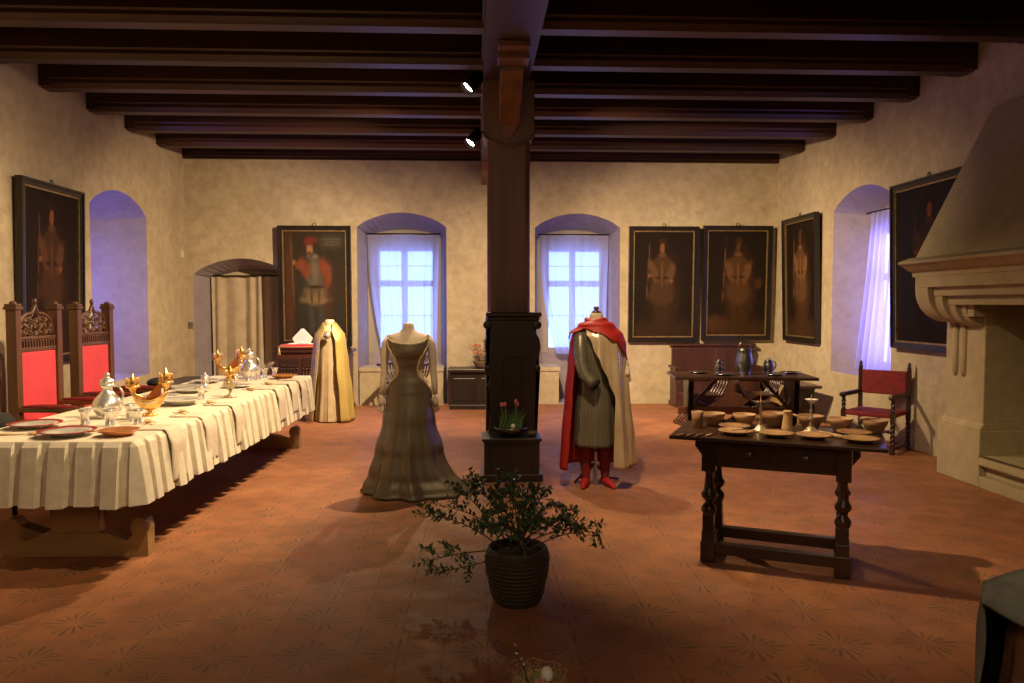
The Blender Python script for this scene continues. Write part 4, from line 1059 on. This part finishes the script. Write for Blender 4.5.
# ------------------------------------------------------------------ right hand rear: settle, pewter table, x chairs, bench
st = thing('wooden_settle', 'red brown wooden settle with high panelled back under the two dark portraits', 'settle', (3.79,12.12,0))
obj('backrest', MB().box(-.66,.66,.16,.22,.05,.94).box(-.69,.69,.13,.25,.94,.98), 'settle_wood', st, bev=.006)
for a, b in ((-.61,-.03),(.03,.61)): obj('back_panel', MB().box(a,b,.145,.16,.48,.90), 'settle_wood', st, bev=.01)
obj('seat', MB().box(-.70,.70,-.22,.14,.42,.46), 'settle_wood', st, bev=.006)
obj('chest_front', MB().box(-.66,.66,-.20,-.16,.05,.42), 'settle_wood', st, bev=.004)
obj('plinth', MB().box(-.70,.70,-.23,.23,0,.07), 'settle_wood', st, bev=.008)
for s in (-1, 1):
    obj('armrest', MB().box(s*.68-.035,s*.68+.035,-.24,.20,.60,.64), 'settle_wood', st, bev=.006)
    obj('side_panel', MB().box(s*.67-.02,s*.67+.02,-.20,.16,.05,.60), 'settle_wood', st)
PT = (3.21, 9.32); PR = R(-7)
pt = thing('trestle_table', 'dark narrow trestle table carrying the pewter jugs, towards the back right', 'table', (PT[0],PT[1],0), PR)
obj('table_top', MB().box(-.83,.83,-.40,.40,.715,.75), 'dark_wood', pt, bev=.006)
for s in (-1, 1):
    obj('leg', MB().prism([(-.20,0),(.20,0),(.20,.05),(.07,.10),(.05,.3),(.07,.55),(.26,.68),(.26,.715),(-.26,.715),(-.26,.68),(-.07,.55),(-.05,.3),(-.07,.10),(-.20,.05)], 'x', s*.62-.03, s*.62+.03), 'dark_wood_v', pt, bev=.005)
obj('stretcher', MB().box(-.74,.74,-.025,.025,.26,.35), 'red_wood', pt, bev=.005)
for s in (-1, 1): obj('brace', MB().bar((s*.60,0,.33),(s*.25,0,.715),.03,.04), 'dark_wood', pt)
def onpt(x, y): 
    c, s = math.cos(PR), math.sin(PR); return (x, y, .7515)
x_chair('dark slatted folding chair behind the left half of the pewter table', (2.98,10.15,0), R(8), 1.0, False)
x_chair('dark slatted folding chair behind the right half of the pewter table', (3.72,10.18,0), R(-5), 1.0, False)
for x, y, lab in ((2.76,9.52,'shallow pewter plate at the left end of the pewter table'),(2.98,9.22,'shallow pewter plate in front of the small pewter tankard'),(3.58,9.14,'shallow pewter plate in front of the right hand tankard'),(3.88,9.42,'shallow pewter plate at the right end of the pewter table')):
    plate('pewter_plate', .125, 'pewter_light', lab, x, y, .7515, .018, 'pewter plates on the dark trestle table')
def jug(name, label, x, y, z, prof, s, lidp, hnd, m='pewter', bail=False, rz=0, cat='jug'):
    t = thing(name, label, cat, (x,y,z), rz); t.scale = (s,s,s)
    obj('body', MB().lathe(prof, 28), m, t)
    if lidp: obj('lid', MB().lathe(lidp, 24), m, t)
    obj('handle', MB().tube(hnd, .008, 8), m, t)
    if bail:
        zt = prof[-3][1]
        obj('bail_handle', MB().tube([(.085*math.cos(a),0,zt+.11*math.sin(a)) for a in [PI*i/14 for i in range(15)]], .006, 6), m, t)
        obj('spout', MB().add([(-.08,-.025,zt-.05),(-.08,.025,zt-.05),(-.135,0,zt),(-.08,-.035,zt),(-.08,.035,zt)], [(0,1,2),(0,2,3),(1,4,2),(3,2,4)]), m, t)
    return t
jug('bail_handled_jug', 'large pewter jug with hoop handle in the middle of the pewter table', 3.27, 9.32, .7515,
    [(.085,0),(.088,.01),(.08,.02),(.10,.07),(.115,.14),(.112,.2),(.095,.27),(.092,.32),(.098,.33),(.085,.33),(0,.325)], .92, [(.095,.331),(.08,.345),(.02,.355),(0,.36)],
    [(.09,0,.31),(.15,0,.31),(.185,0,.26),(.165,0,.18),(.112,0,.13)], bail=True)
TK = [(.055,0),(.058,.008),(.052,.015),(.062,.06),(.064,.09),(.052,.135),(.046,.16),(.05,.165),(.04,.165),(0,.16)]
TL = [(.05,.166),(.042,.18),(.012,.188),(.014,.20),(.006,.212),(0,.214)]
TH = [(.048,0,.155),(.085,0,.155),(.10,0,.12),(.092,0,.08),(.062,0,.05)]
jug('pewter_tankard', 'small slim pewter tankard left of the large jug', 3.00, 9.48, .7515, [(a*.88,b) for a,b in TK], .82, TL, TH)
jug('pewter_tankard', 'rounder pewter tankard with knob lid right of the large jug', 3.60, 9.40, .7515, [(a*1.15,b) for a,b in TK], .95, TL, TH)
bn = thing('wooden_bench', 'long dark plank bench standing against the right wall behind the red armchair', 'bench', (4.48,11.0,0))
obj('seat', MB().box(-.17,.17,-.80,.80,.47,.51), 'dark_wood', bn, bev=.006)
for y in (-.62, .62): obj('leg', MB().prism([(-.15,0),(.15,0),(.13,.06),(.09,.10),(.07,.25),(.12,.38),(.15,.47),(-.15,.47),(-.12,.38),(-.07,.25),(-.09,.10),(-.13,.06)], 'y', y-.025, y+.025), 'dark_wood', bn, bev=.004)
obj('stretcher', MB().box(-.02,.02,-.59,.59,.14,.20), 'trestle', bn)

# red armchair
def twist(mb, p, q, r, turns):
    p, q = Vector(p), Vector(q); n_ = 40
    d = (q-p).normalized(); x = d.orthogonal().normalized(); y = d.cross(x)
    for ph in (0, PI):
        mb.tube([p+(q-p)*(i/n_)+(x*math.cos(ph+turns*2*PI*i/n_)+y*math.sin(ph+turns*2*PI*i/n_))*r*.45 for i in range(n_+1)], r*.75, 6)
rc_ = thing('red_armchair', 'dark twist-turned armchair with dark red velvet seat and back by the fireplace', 'armchair', (4.42,8.36,0), R(-48)); rc_.scale = (.9,.9,.9)
W_, D_ = .29, .26
for s in (-1, 1):
    for y, H in ((-D_, .68), (D_, 1.02)):
        m_ = MB().box(s*W_-.024,s*W_+.024,y-.024,y+.024,0,.10).box(s*W_-.024,s*W_+.024,y-.024,y+.024,.38,.50)
        twist(m_, (s*W_,y,.10), (s*W_,y,.38), .024, 2.5)
        if H < .8: twist(m_, (s*W_,y,.50), (s*W_,y,.66), .022, 1.5)
        else:
            m_.box(s*W_-.022,s*W_+.022,y-.02,y+.02,.50,.98); m_.lathe([(.02,.98),(.028,1.0),(.016,1.02),(.022,1.045),(.008,1.07),(0,1.075)], 12, (s*W_,y,0))
        obj('leg', m_, 'dark_wood_v', rc_)
    m_ = MB(); twist(m_, (s*W_,-D_-.03,.68), (s*W_,D_-.02,.68), .026, 4); m_.ball((s*W_,-D_-.05,.68), .035,.035,.03)
    obj('armrest', m_, 'dark_wood_v', rc_)
    obj('side_stretcher', MB().box(s*W_-.015,s*W_+.015,-D_+.02,D_-.02,.05,.09), 'dark_wood_v', rc_)
m_ = MB(); twist(m_, (-W_,-D_,.27), (W_,-D_,.27), .02, 5); obj('front_stretcher', m_, 'dark_wood_v', rc_)
obj('seat', MB().box(-W_-.005,W_+.005,-D_-.02,D_-.02,.43,.485), 'dark_red_velvet', rc_, bev=.018)
obj('backrest', MB().box(-W_+.022,W_-.022,D_-.02,D_+.02,.66,.96), 'dark_red_velvet', rc_, bev=.014)

# ------------------------------------------------------------------ fireplace
fp = thing('stone_fireplace', 'large sandstone fireplace with sloping hood and scrolled corbel on right', 'fireplace', (XR,0,0))
hd = MB()
y0, y1 = 3.9, 7.03
xb, zb, zt = -.80, 2.02, 3.42
hd.add([(xb,y0,zb),(xb,y1,zb),(-.002,y1,zb),(-.002,y0,zb),(-.10,y0+.1,zt),(-.10,y1-.0,zt),(-.002,y1-.0,zt),(-.002,y0+.1,zt)],
    [(0,1,5,4),(1,2,6,5),(2,3,7,6),(3,0,4,7),(0,3,2,1),(4,5,6,7)])
obj('chimney_hood', hd, 'stone', fp, bev=.01)
# cornice moulding under the hood (mitred profile, runs along y)
pf = [(-.002,1.86),(-.76,1.86),(-.76,1.90),(-.80,1.915),(-.86,1.955),(-.90,1.975),(-.90,2.0),(-.80,2.035),(-.002,2.035)]
obj('cornice', MB().prism([(x,z) for x, z in pf], 'y', y0-.1, y1+.10), 'stone', fp, bev=.004)
li = MB()
for k, (x0_, z0_, yy) in enumerate(((-.76,1.76,y1+.03),(-.705,1.68,y1-.10),(-.645,1.60,y1-.2))):
    li.prism([(-.40,z0_),(x0_,z0_),(x0_,1.86-.0*k),(-.40,1.86)], 'y', y0, yy-.02-k*.02)
obj('lintel', li, 'stone', fp, bev=.006)
def corbel(x0_, x1_, zt_, r, ya, yb):
    """quarter scroll: from the front at the top down and back to the jamb"""
    P_ = [(x1_, zt_), (x0_, zt_)]
    P_.append((x0_, zt_-.10))
    n_ = 14; cxx = x0_+r; czz = zt_-.12
    for i in range(n_+1):
        a = PI+ (PI*.62)*i/n_
        P_.append((cxx+r*math.cos(a), czz+r*math.sin(a)))
    P_.append((x1_, czz-r*.70))
    return MB().prism(P_, 'y', ya, yb)
obj('corbel_core', MB().box(-.57,-.36,6.5,7.0,1.5,1.87).box(-.68,-.36,6.5,7.0,1.72,1.87), 'stone', fp)
for args in ((-.757,-.36,1.86,.30,6.88,7.08),(-.695,-.36,1.80,.25,6.76,6.88),(-.635,-.36,1.74,.21,6.66,6.76),(-.585,-.36,1.70,.17,6.585,6.66)):
    obj('corbel_scroll', corbel(*args), 'stone', fp, bev=.012)
jb = MB().box(-.42,-.002,6.56,7.12,.26,1.86)
obj('jamb', jb, 'stone', fp, bev=.01)
jm = MB()
for y in (6.96, 6.84): jm.tube([(-.42,y,.95),(-.425,y,.99),(-.425,y,1.55)], [.012,.032,.034], 10)
obj('jamb_moulding', jm, 'stone', fp)
obj('jamb_base', MB().box(-.46,-.002,6.54,7.16,.0,.50).prism([(-.46,.50),(-.42,.56),(-.002,.56),(-.002,.50)], 'y', 6.55, 7.14), 'stone', fp, bev=.01)
obj('hearth', MB().box(-.46,.6,3.8,6.54,.0,.10).box(-.40,.6,3.8,6.54,.10,.20).box(-.46,.6,3.8,6.54,.20,.28).box(-.46,-.42,3.9,6.54,.20,.28), 'stone', fp, bev=.008)
obj('jamb', MB().box(-.42,-.002,4.15,4.70,.28,1.86), 'stone', fp, bev=.01)

# ------------------------------------------------------------------ right foreground table
QT = (1.875, 4.735); QR = R(-25.2)
def on(lx, ly, z=0):
    c, s = math.cos(QR), math.sin(QR); return (QT[0]+lx*c-ly*s, QT[1]+lx*s+ly*c, z)
q = thing('turned_leg_table', 'dark stained side table with two drawers and turned legs, set with wooden bowls', 'table', (QT[0],QT[1],0), QR)
obj('table_top', MB().box(-.61,.61,-.335,.335,.775,.80), 'dark_wood', q, bev=.006)
obj('apron', MB().box(-.40,.40,-.205,-.185,.60,.775).box(-.40,.40,.185,.205,.60,.775).box(-.41,-.39,-.2,.2,.60,.775).box(.39,.41,-.2,.2,.60,.775), 'dark_wood', q, bev=.003)
for s in (-1, 1):
    d = obj('drawer', MB().box(s*.19-.165,s*.19+.165,-.218,-.205,.635,.755), 'dark_wood', q, bev=.006)
    obj('drawer_knob', MB().lathe([(.008,0),(.010,.012),(.020,.022),(.018,.034),(0,.040)], 14, mx=Matrix.Translation((s*.16+.02,-.218,.70)) @ Matrix.Rotation(R(90),4,'X')), 'pewter', d)
    obj('corner_bracket', MB().prism([(s*.43,.775),(s*.47,.775),(s*.475,.72),(s*.445,.68),(s*.43,.66)], 'y', -.19,-.16), 'dark_wood', q, bev=.003)
LG = [(.026,.235),(.030,.245),(.036,.255),(.034,.27),(.030,.28),(.036,.295),(.046,.315),(.048,.335),(.036,.355),(.020,.372),(.028,.385),(.046,.405),(.048,.425),(.034,.445),(.030,.47),(.026,.51),(.022,.55),(.026,.56),(.030,.575)]
for sx in (-1, 1):
    for sy in (-1, 1):
        m_ = MB().lathe(LG, 20, (sx*.385,sy*.19,0))
        m_.box(sx*.385-.038,sx*.385+.038,sy*.19-.038,sy*.19+.038,.0,.20).box(sx*.385-.034,sx*.385+.034,sy*.19-.034,sy*.19+.034,.20,.30)
        m_.box(sx*.385-.042,sx*.385+.042,sy*.19-.042,sy*.19+.042,.57,.775)
        m_.box(sx*.385-.044,sx*.385+.044,sy*.19-.044,sy*.19+.044,.0,.13)
        obj('leg', m_, 'dark_wood_v', q, bev=.004)
for s in (-1, 1):
    obj('stretcher', MB().box(-.35,.35,s*.19-.028,s*.19+.028,.055,.125), 'dark_wood', q, bev=.005)
    obj('end_stretcher', MB().box(s*.385-.025,s*.385+.025,-.16,.16,.055,.12), 'dark_wood', q, bev=.005)
ZR = .8015
BW = [(.038,0),(.042,.004),(.050,.02),(.066,.05),(.076,.078),(.071,.078),(.06,.05),(.04,.015),(0,.012)]
for x, y, s, mm, lab in ((1.57,5.06,1.05,'clay2','brown wooden bowl at the back left corner beside the beaker'),(1.77,5.03,1.0,'clay','wooden bowl in the back row, second from the left'),(1.96,5.00,1.15,'clay2','large dark rimmed wooden bowl behind the small jug'),
        (2.15,4.88,1.12,'clay2','wooden bowl standing behind the right candlestick'),(2.31,4.80,1.05,'clay','pale wooden bowl right of the candlesticks'),(2.48,4.70,1.05,'clay2','wooden bowl with a spoon at the right end of the table')):
    single('wooden_bowl', MB().lathe([(a*s,b*s) for a,b in BW], 32), mm, lab, 'bowl', (x,y,ZR), 0, 'wooden bowls on the side table')
for x, y, r, mm, lab in ((1.66,4.90,.10,'clay2','reddish wooden plate behind the left plates'),(1.60,4.70,.105,'clay','wooden plate with a knife across it, leftmost of the front row'),(1.82,4.61,.105,'clay','wooden plate in the front row, second from the left'),
        (2.02,4.53,.105,'clay','wooden plate before the right candlestick'),(2.31,4.62,.105,'clay2','wooden plate behind the right front plate'),(2.24,4.40,.105,'clay','wooden plate at the front right corner of the side table')):
    plate('wooden_plate', r, mm, lab, x, y, ZR, .022, 'wooden plates on the side table')
single('wooden_beaker', MB().lathe([(.034,0),(.036,.004),(.034,.05),(.040,.105),(.036,.105),(.03,.05),(0,.01)], 24), 'clay2', 'small brown beaker at the back left corner of the side table', 'beaker', (1.44,4.98,ZR))
jug('tapered_jug', 'narrow tapered tan jug with handle in the middle of the side table', 1.96, 4.79, ZR, [(.035,0),(.037,.006),(.032,.03),(.024,.09),(.022,.12),(.028,.13),(.022,.13),(0,.12)], 1.0, None,
    [(.022,0,.11),(.06,0,.10),(.068,0,.06),(.05,0,.03),(.032,0,.025)], 'horn', rz=R(-20))
def candlestick(label, x, y, top):
    t = thing('candlestick', label, 'candlestick', (x,y,ZR))
    obj('base', MB().lathe([(.055,0),(.057,.005),(.045,.016),(.025,.034),(.012,.045)], 24), 'bone', t)
    obj('stem', MB().lathe([(.010,.044),(.014,.055),(.008,.068),(.010,.08),(.016,.088),(.008,.098),(.007,.13),(.013,.14),(.007,.15),(.006,.185)], 16), 'bone', t)
    if top:
        pts = MB().lathe([(.006,.185),(.012,.19),(.03,.205),(.042,.212),(.038,.214),(.01,.205),(0,.2)], 8)
        obj('drip_pan', pts, 'white', t); obj('pricket', MB().lathe([(.006,.20),(.005,.22),(.001,.245),(0,.247)], 8), 'bone', t)
    else:
        obj('drip_pan', MB().lathe([(.006,.185),(.05,.188),(.052,.193),(.04,.190),(0,.190)], 20), 'pewter_light', t)
        obj('pricket', MB().lathe([(.006,.19),(.004,.24),(.001,.27),(0,.272)], 8), 'copper', t)
candlestick('tall pricket candlestick with flat round pan, left of the two on the side table', 1.79, 4.79, False)
candlestick('pale turned candlestick with white flower-shaped cup, right of the two', 2.08, 4.71, True)
for k, (x, y, a, lab) in enumerate(((1.27,4.68,48,'leftmost piece of the small cutlery at the left table end'),(1.325,4.68,48,'second small piece of cutlery from the left table end'),(1.38,4.67,48,'third small piece of cutlery from the left table end'),(1.44,4.67,48,'pale tipped piece of cutlery closest to the front left plate'))):
    t = thing('small_knife', 'thin '+lab, 'knife', (x,y,ZR), R(a), 'small cutlery on the side table')
    obj('blade', MB().box(0,.07,-.006,.006,.001,.003), 'iron', t); obj('handle', MB().tube([(-.07,0,.006),(0,0,.005)], [.007,.006], 8), 'clay2' if k < 3 else 'horn', t)
for k, (x, y, a) in enumerate(((2.17,4.60,118),(2.14,4.59,112))):
    single('wooden_stick', MB().tube([(-.10,0,.009),(.10,0,.009)], [.007,.010], 8), 'horn', ['pale wooden stick between the plates, the one nearer the right front plate','pale wooden stick between the plates, the one nearer the candlestick'][k], 'stick', (x,y,ZR), R(a))
single('wooden_spoon', spoon_mb(), 'clay', 'small wooden spoon lying across the rim of the rightmost bowl', 'spoon', (2.42,4.71,ZR+.079), R(10))
single('dark_knife', knife_mb(), 'iron', 'dark knife lying across the leftmost front plate', 'knife', (1.56,4.66,ZR+.026), R(25))

# ------------------------------------------------------------------ potted shrub in front
pp = thing('potted_shrub', 'woven dark pot with sprawling box-leaved branches in front of the pedestal', 'potted plant', (.215,4.12,0))
obj('pot', MB().lathe([(.12,0),(.125,.01),(.145,.08),(.165,.18),(.170,.24),(.163,.285),(.158,.30),(.150,.30),(.152,.27),(.1,.26),(0,.26)], 40), 'weave', pp)
rb = MB()
for z in [.03+.022*i for i in range(12)]:
    r = interp([(0,.125),(.08,.146),(.18,.166),(.24,.171),(.30,.16)], z)
    rb.tube([((r+.002*math.sin(12*a+z*200))*math.cos(a), (r+.002*math.sin(12*a+z*200))*math.sin(a), z) for a in [2*PI*i/48 for i in range(48)]], .006, 5, True)
obj('woven_band', rb, 'weave', pp)
obj('soil', MB().lathe([(0,.275),(.149,.268)], 24), 'soil', pp)
rnd = random.Random(11)
def branch(tip, sag=0.0, fill=1.0, side=True):
    """stem with opposed leaves from the pot's middle to tip (local)"""
    tip = Vector(tip); base = Vector((rnd.uniform(-.06,.06), rnd.uniform(-.06,.06), .26))
    mid = base.lerp(tip, .5)+Vector((0,0,.10-sag))
    pts = [(base*(1-t)**2+mid*2*t*(1-t)+tip*t*t) for t in [i/14 for i in range(15)]]
    sm = MB().tube(pts, [lerp(.0045,.0016,i/14) for i in range(15)], 5)
    lf = MB()
    def leaf(p, d, s):
        d = d.normalized(); sd = d.cross(Vector((rnd.uniform(-.4,.4),rnd.uniform(-.4,.4),1))).normalized(); up = sd.cross(d)*.15
        q_ = [p, p+d*s*.35+sd*s*.26+up*s*.2, p+d*s*.75+sd*s*.20, p+d*s*1.05-up*s*.3, p+d*s*.75-sd*s*.20, p+d*s*.35-sd*s*.26+up*s*.2]
        lf.add(q_, [(0,1,5),(1,2,4,5),(2,3,4)], True)
    def leaves(P_, t0, dens, s0):
        L = len(P_)-1
        nn = int(dens)
        for i in range(nn):
            t = t0+(1-t0)*i/nn; f = t*L; k = min(int(f), L-1); p = P_[k].lerp(P_[k+1], f-k); d = (P_[k+1]-P_[k]).normalized()
            for sgn in (-1, 1):
                o_ = d.cross(Vector((rnd.uniform(-1,1),rnd.uniform(-1,1),rnd.uniform(-.3,1)))).normalized()*sgn
                leaf(p, d*.7+o_, s0*rnd.uniform(.7,1.15))
    leaves(pts, .45, 12*fill, .034)
    for j in range(int(6*fill)):
        t = rnd.uniform(.40,.98); k = min(int(t*14), 13); p = pts[k]; d = (pts[k+1]-pts[k]).normalized()
        o_ = (d*.6+Vector((rnd.uniform(-1,1),rnd.uniform(-1,1),rnd.uniform(-.35,.9)))).normalized()
        L = rnd.uniform(.07,.16)
        q_ = [p+o_*L*i/5+Vector((0,0,.01*math.sin(i))) for i in range(6)]
        sm.tube(q_, .0014, 4); leaves(q_, .15, 8, .031)
    b = obj('branch', sm, 'stem', pp); obj('leaf_spray', lf, 'leaf', b)['kind'] = 'stuff'
tips = [(-.50,-.02,.16,.12),(-.57,.0,.20,.05),(-.46,-.05,.48,0),(-.42,.02,.52,0),(-.33,.05,.62,0),(-.26,-.02,.70,0),(-.24,.08,.60,0),(-.15,.0,.60,0),(-.08,-.05,.52,0),(.0,.05,.68,0),(.02,-.1,.60,0),
        (.10,.0,.62,0),(.16,.05,.58,0),(.12,-.12,.48,0),(-.12,-.14,.45,0),(.40,-.03,.40,0),(.47,.02,.36,0),(.34,.05,.44,0),(.24,-.05,.42,0),(.0,-.16,.40,0),(.07,.12,.52,0),(-.05,.14,.66,0),(.2,.12,.5,0),(-.2,-.1,.42,0)]
for x, y, z, s in tips: branch((x, y, z), s, 1.0)

# ------------------------------------------------------------------ straw nest basket at the bottom edge
bx_ = thing('straw_nest_basket', 'small straw nest arrangement at the bottom picture edge, partly cut off', 'flower arrangement', (.215,2.66,.06))
obj('stand', MB().lathe([(.10,-.06),(.10,-.03),(.03,.04),(.03,.12),(.10,.14),(.10,.15),(0,.15)], 24), 'dark_wood', bx_)
rnd = random.Random(4)
sw = MB()
for k in range(150):
    a = rnd.random()*2*PI; r = .085+rnd.uniform(-.02,.02); z = .17+rnd.random()*.08; l = rnd.uniform(.3,.9)
    sw.tube([((r+rnd.uniform(-.012,.012))*math.cos(a+l*t/3), (r+rnd.uniform(-.012,.012))*math.sin(a+l*t/3), z+rnd.uniform(-.012,.018)) for t in range(4)], .0016, 4)
obj('straw', sw, 'straw', bx_)['kind'] = 'stuff'
obj('nest_bowl', MB().lathe([(.03,.15),(.07,.16),(.09,.19),(.092,.22),(.08,.22),(.06,.18),(0,.17)], 20), 'straw', bx_)
lv = MB()
for k in range(7):
    a = rnd.random()*2*PI; blade(lv, .03*math.cos(a), .03*math.sin(a)-.01, .19, rnd.uniform(.06,.10), .05*math.cos(a), .04*math.sin(a), .012)
obj('leaf', lv, 'leaf_green', bx_)
tw = obj('willow_twig', MB().tube([(-.03,-.01,.19),(-.05,0,.26),(-.075,.0,.30),(-.082,0,.345)], .0025, 6), 'stem', bx_)
for p in ((-.052,0,.275),(-.060,.0,.295),(-.078,0,.315),(-.083,0,.345)): obj('catkin', MB().ball(p, .0065,.0065,.011, 8, 6), 'pewter_light', tw)
single('egg', MB().ball((0,0,0), .023,.023,.031), 'egg', 'cream egg in the straw nest beside the pink rose', 'egg', (.245,2.67,.295))
rs = thing('pink_rose', 'dusty pink rose in the straw nest at the bottom edge', 'flower', (.215,2.60,.275))
for j, (n_, r, h) in enumerate(((7,.034,.026),(6,.025,.034),(5,.015,.04))):
    for k in range(n_):
        a = 2*PI*k/n_+j*.5
        obj('petal', MB().ball((r*.6*math.cos(a), r*.6*math.sin(a), h*.5), r*.55, r*.55, h*.55, 10, 6), 'rose', rs)

# ------------------------------------------------------------------ grey hooded cape at the lower right corner
cl = thing('grey_hooded_cape', 'grey felt cape over brown garment cut off at the lower right corner', 'cape', (1.79,2.62,0), R(-34))
def flap(u, v):
    x = .55*u; zc = .565+.10*math.sin(min(1, x/.25)*PI/2); zh = .56-.47*x**.95-.02*math.sin(x*30)*x
    if v < .5: return (x, .36-.20*v*2, lerp(.40, zc, math.sin(v*PI)))
    t = (v-.5)*2; return (x-.006*t, .16-.19*t, lerp(zc, zh, t**1.7))
obj('felt_flap', MB().grid(flap, 40, 20), 'grey_felt', cl, thick=.012)
obj('side_drape', MB().grid(lambda u, v: (.012*math.sin(v*6+u*3)-.004, .33*u, lerp(.555-.1*u, .01, v)), 10, 20), 'grey_felt', cl, thick=.008)
obj('black_inner_sheet', MB().grid(lambda u, v: (.012+.4*u, .32, lerp(.45, .01, v)), 10, 10).grid(lambda u, v: (.014+.012*math.sin(v*6+u*3), .02+.30*u, lerp(.54-.1*u, .01, v)), 10, 20), 'black', cl)  # black sheets closing the hollow under the felt flap
obj('brown_garment', shell(.53,.01,0,2*PI,[(0,.26),(.4,.235),(.53,.20)],[(0,.17),(.4,.15),(.53,.10)],11,.05,90,20, cx=.31, cy=.15), 'brown_cloth', cl)

# ------------------------------------------------------------------ light
spot('bright small spot lamp on the left of the girder, the nearer one', (-.06,7.85,3.79), (-2.9,6.6,.6), 680, 96, .9)
spot('bright small spot lamp on the left of the girder, the one nearer the back wall', (-.06,10.25,3.74), (-2.6,8.6,.3), 400, 120, 1)
def lamp(loc, tgt, e, ang, blend=1, size=.05): return spot('', loc, tgt, e, ang, blend, False, size)  # spot without a fixture, for unseen lamps and added fills
lamp((.46,8.30,3.68), (1.6,12.4,.3), 700, 92)
lamp((.46,8.30,3.68), (4.5,12.2,.6), 1500, 84)  # extra unseen beam, added to brighten the lower back wall on the right
lamp((-.04,8.40,3.68), (-1.3,12.4,.3), 700, 92)
lamp((-.04,8.40,3.68), (-4.1,12.2,.6), 1300, 84)  # extra unseen beam, added to brighten the lower back wall on the left
lamp((.56,4.90,3.66), (2.3,5.9,.2), 520, 84)
lamp((-.02,5.10,3.66), (-3.5,6.3,1.1), 900, 84)
lamp((-.02,5.15,3.66), (-.75,6.8,.9), 170, 44)  # added fill, no lamp there: lights the front of the grey dress
lamp((-.02,3.0,3.66), (-2.7,4.9,.6), 260, 60)
lamp((.55,7.95,3.66), (1.6,6.2,.6), 450, 52)
lamp((.60,8.00,3.66), (4.2,9.4,.5), 600, 95)
lamp((.56,2.2,3.66), (2.3,3.0,.3), 150, 55)  # added fill, no lamp there: lifts the grey cape and nearby floor
w = bpy.data.worlds.new('world'); sc.world = w; w.use_nodes = True
bg = w.node_tree.nodes['Background']; bg.inputs[0].default_value = (.5,.33,.2,1); bg.inputs[1].default_value = .008
al = bpy.data.lights.new('foreground_fill', 'AREA'); al.energy = 75; al.size = 3; al.color = (1,.72,.45)  # unseen area fill added behind the camera to lift the dark foreground
ao = bpy.data.objects.new('foreground_fill', al); COL.objects.link(ao); ao.location = (0,-1.5,3.6); ao.rotation_euler = (R(35),0,0)
sc.view_settings.view_transform = 'Standard'; sc.view_settings.look = 'None'
sc.view_settings.exposure = 0
sc.cycles.use_denoising = True
sc.cycles.max_bounces = 8; sc.cycles.diffuse_bounces = 4; sc.cycles.transparent_max_bounces = 12
sc.cycles.sample_clamp_indirect = 5
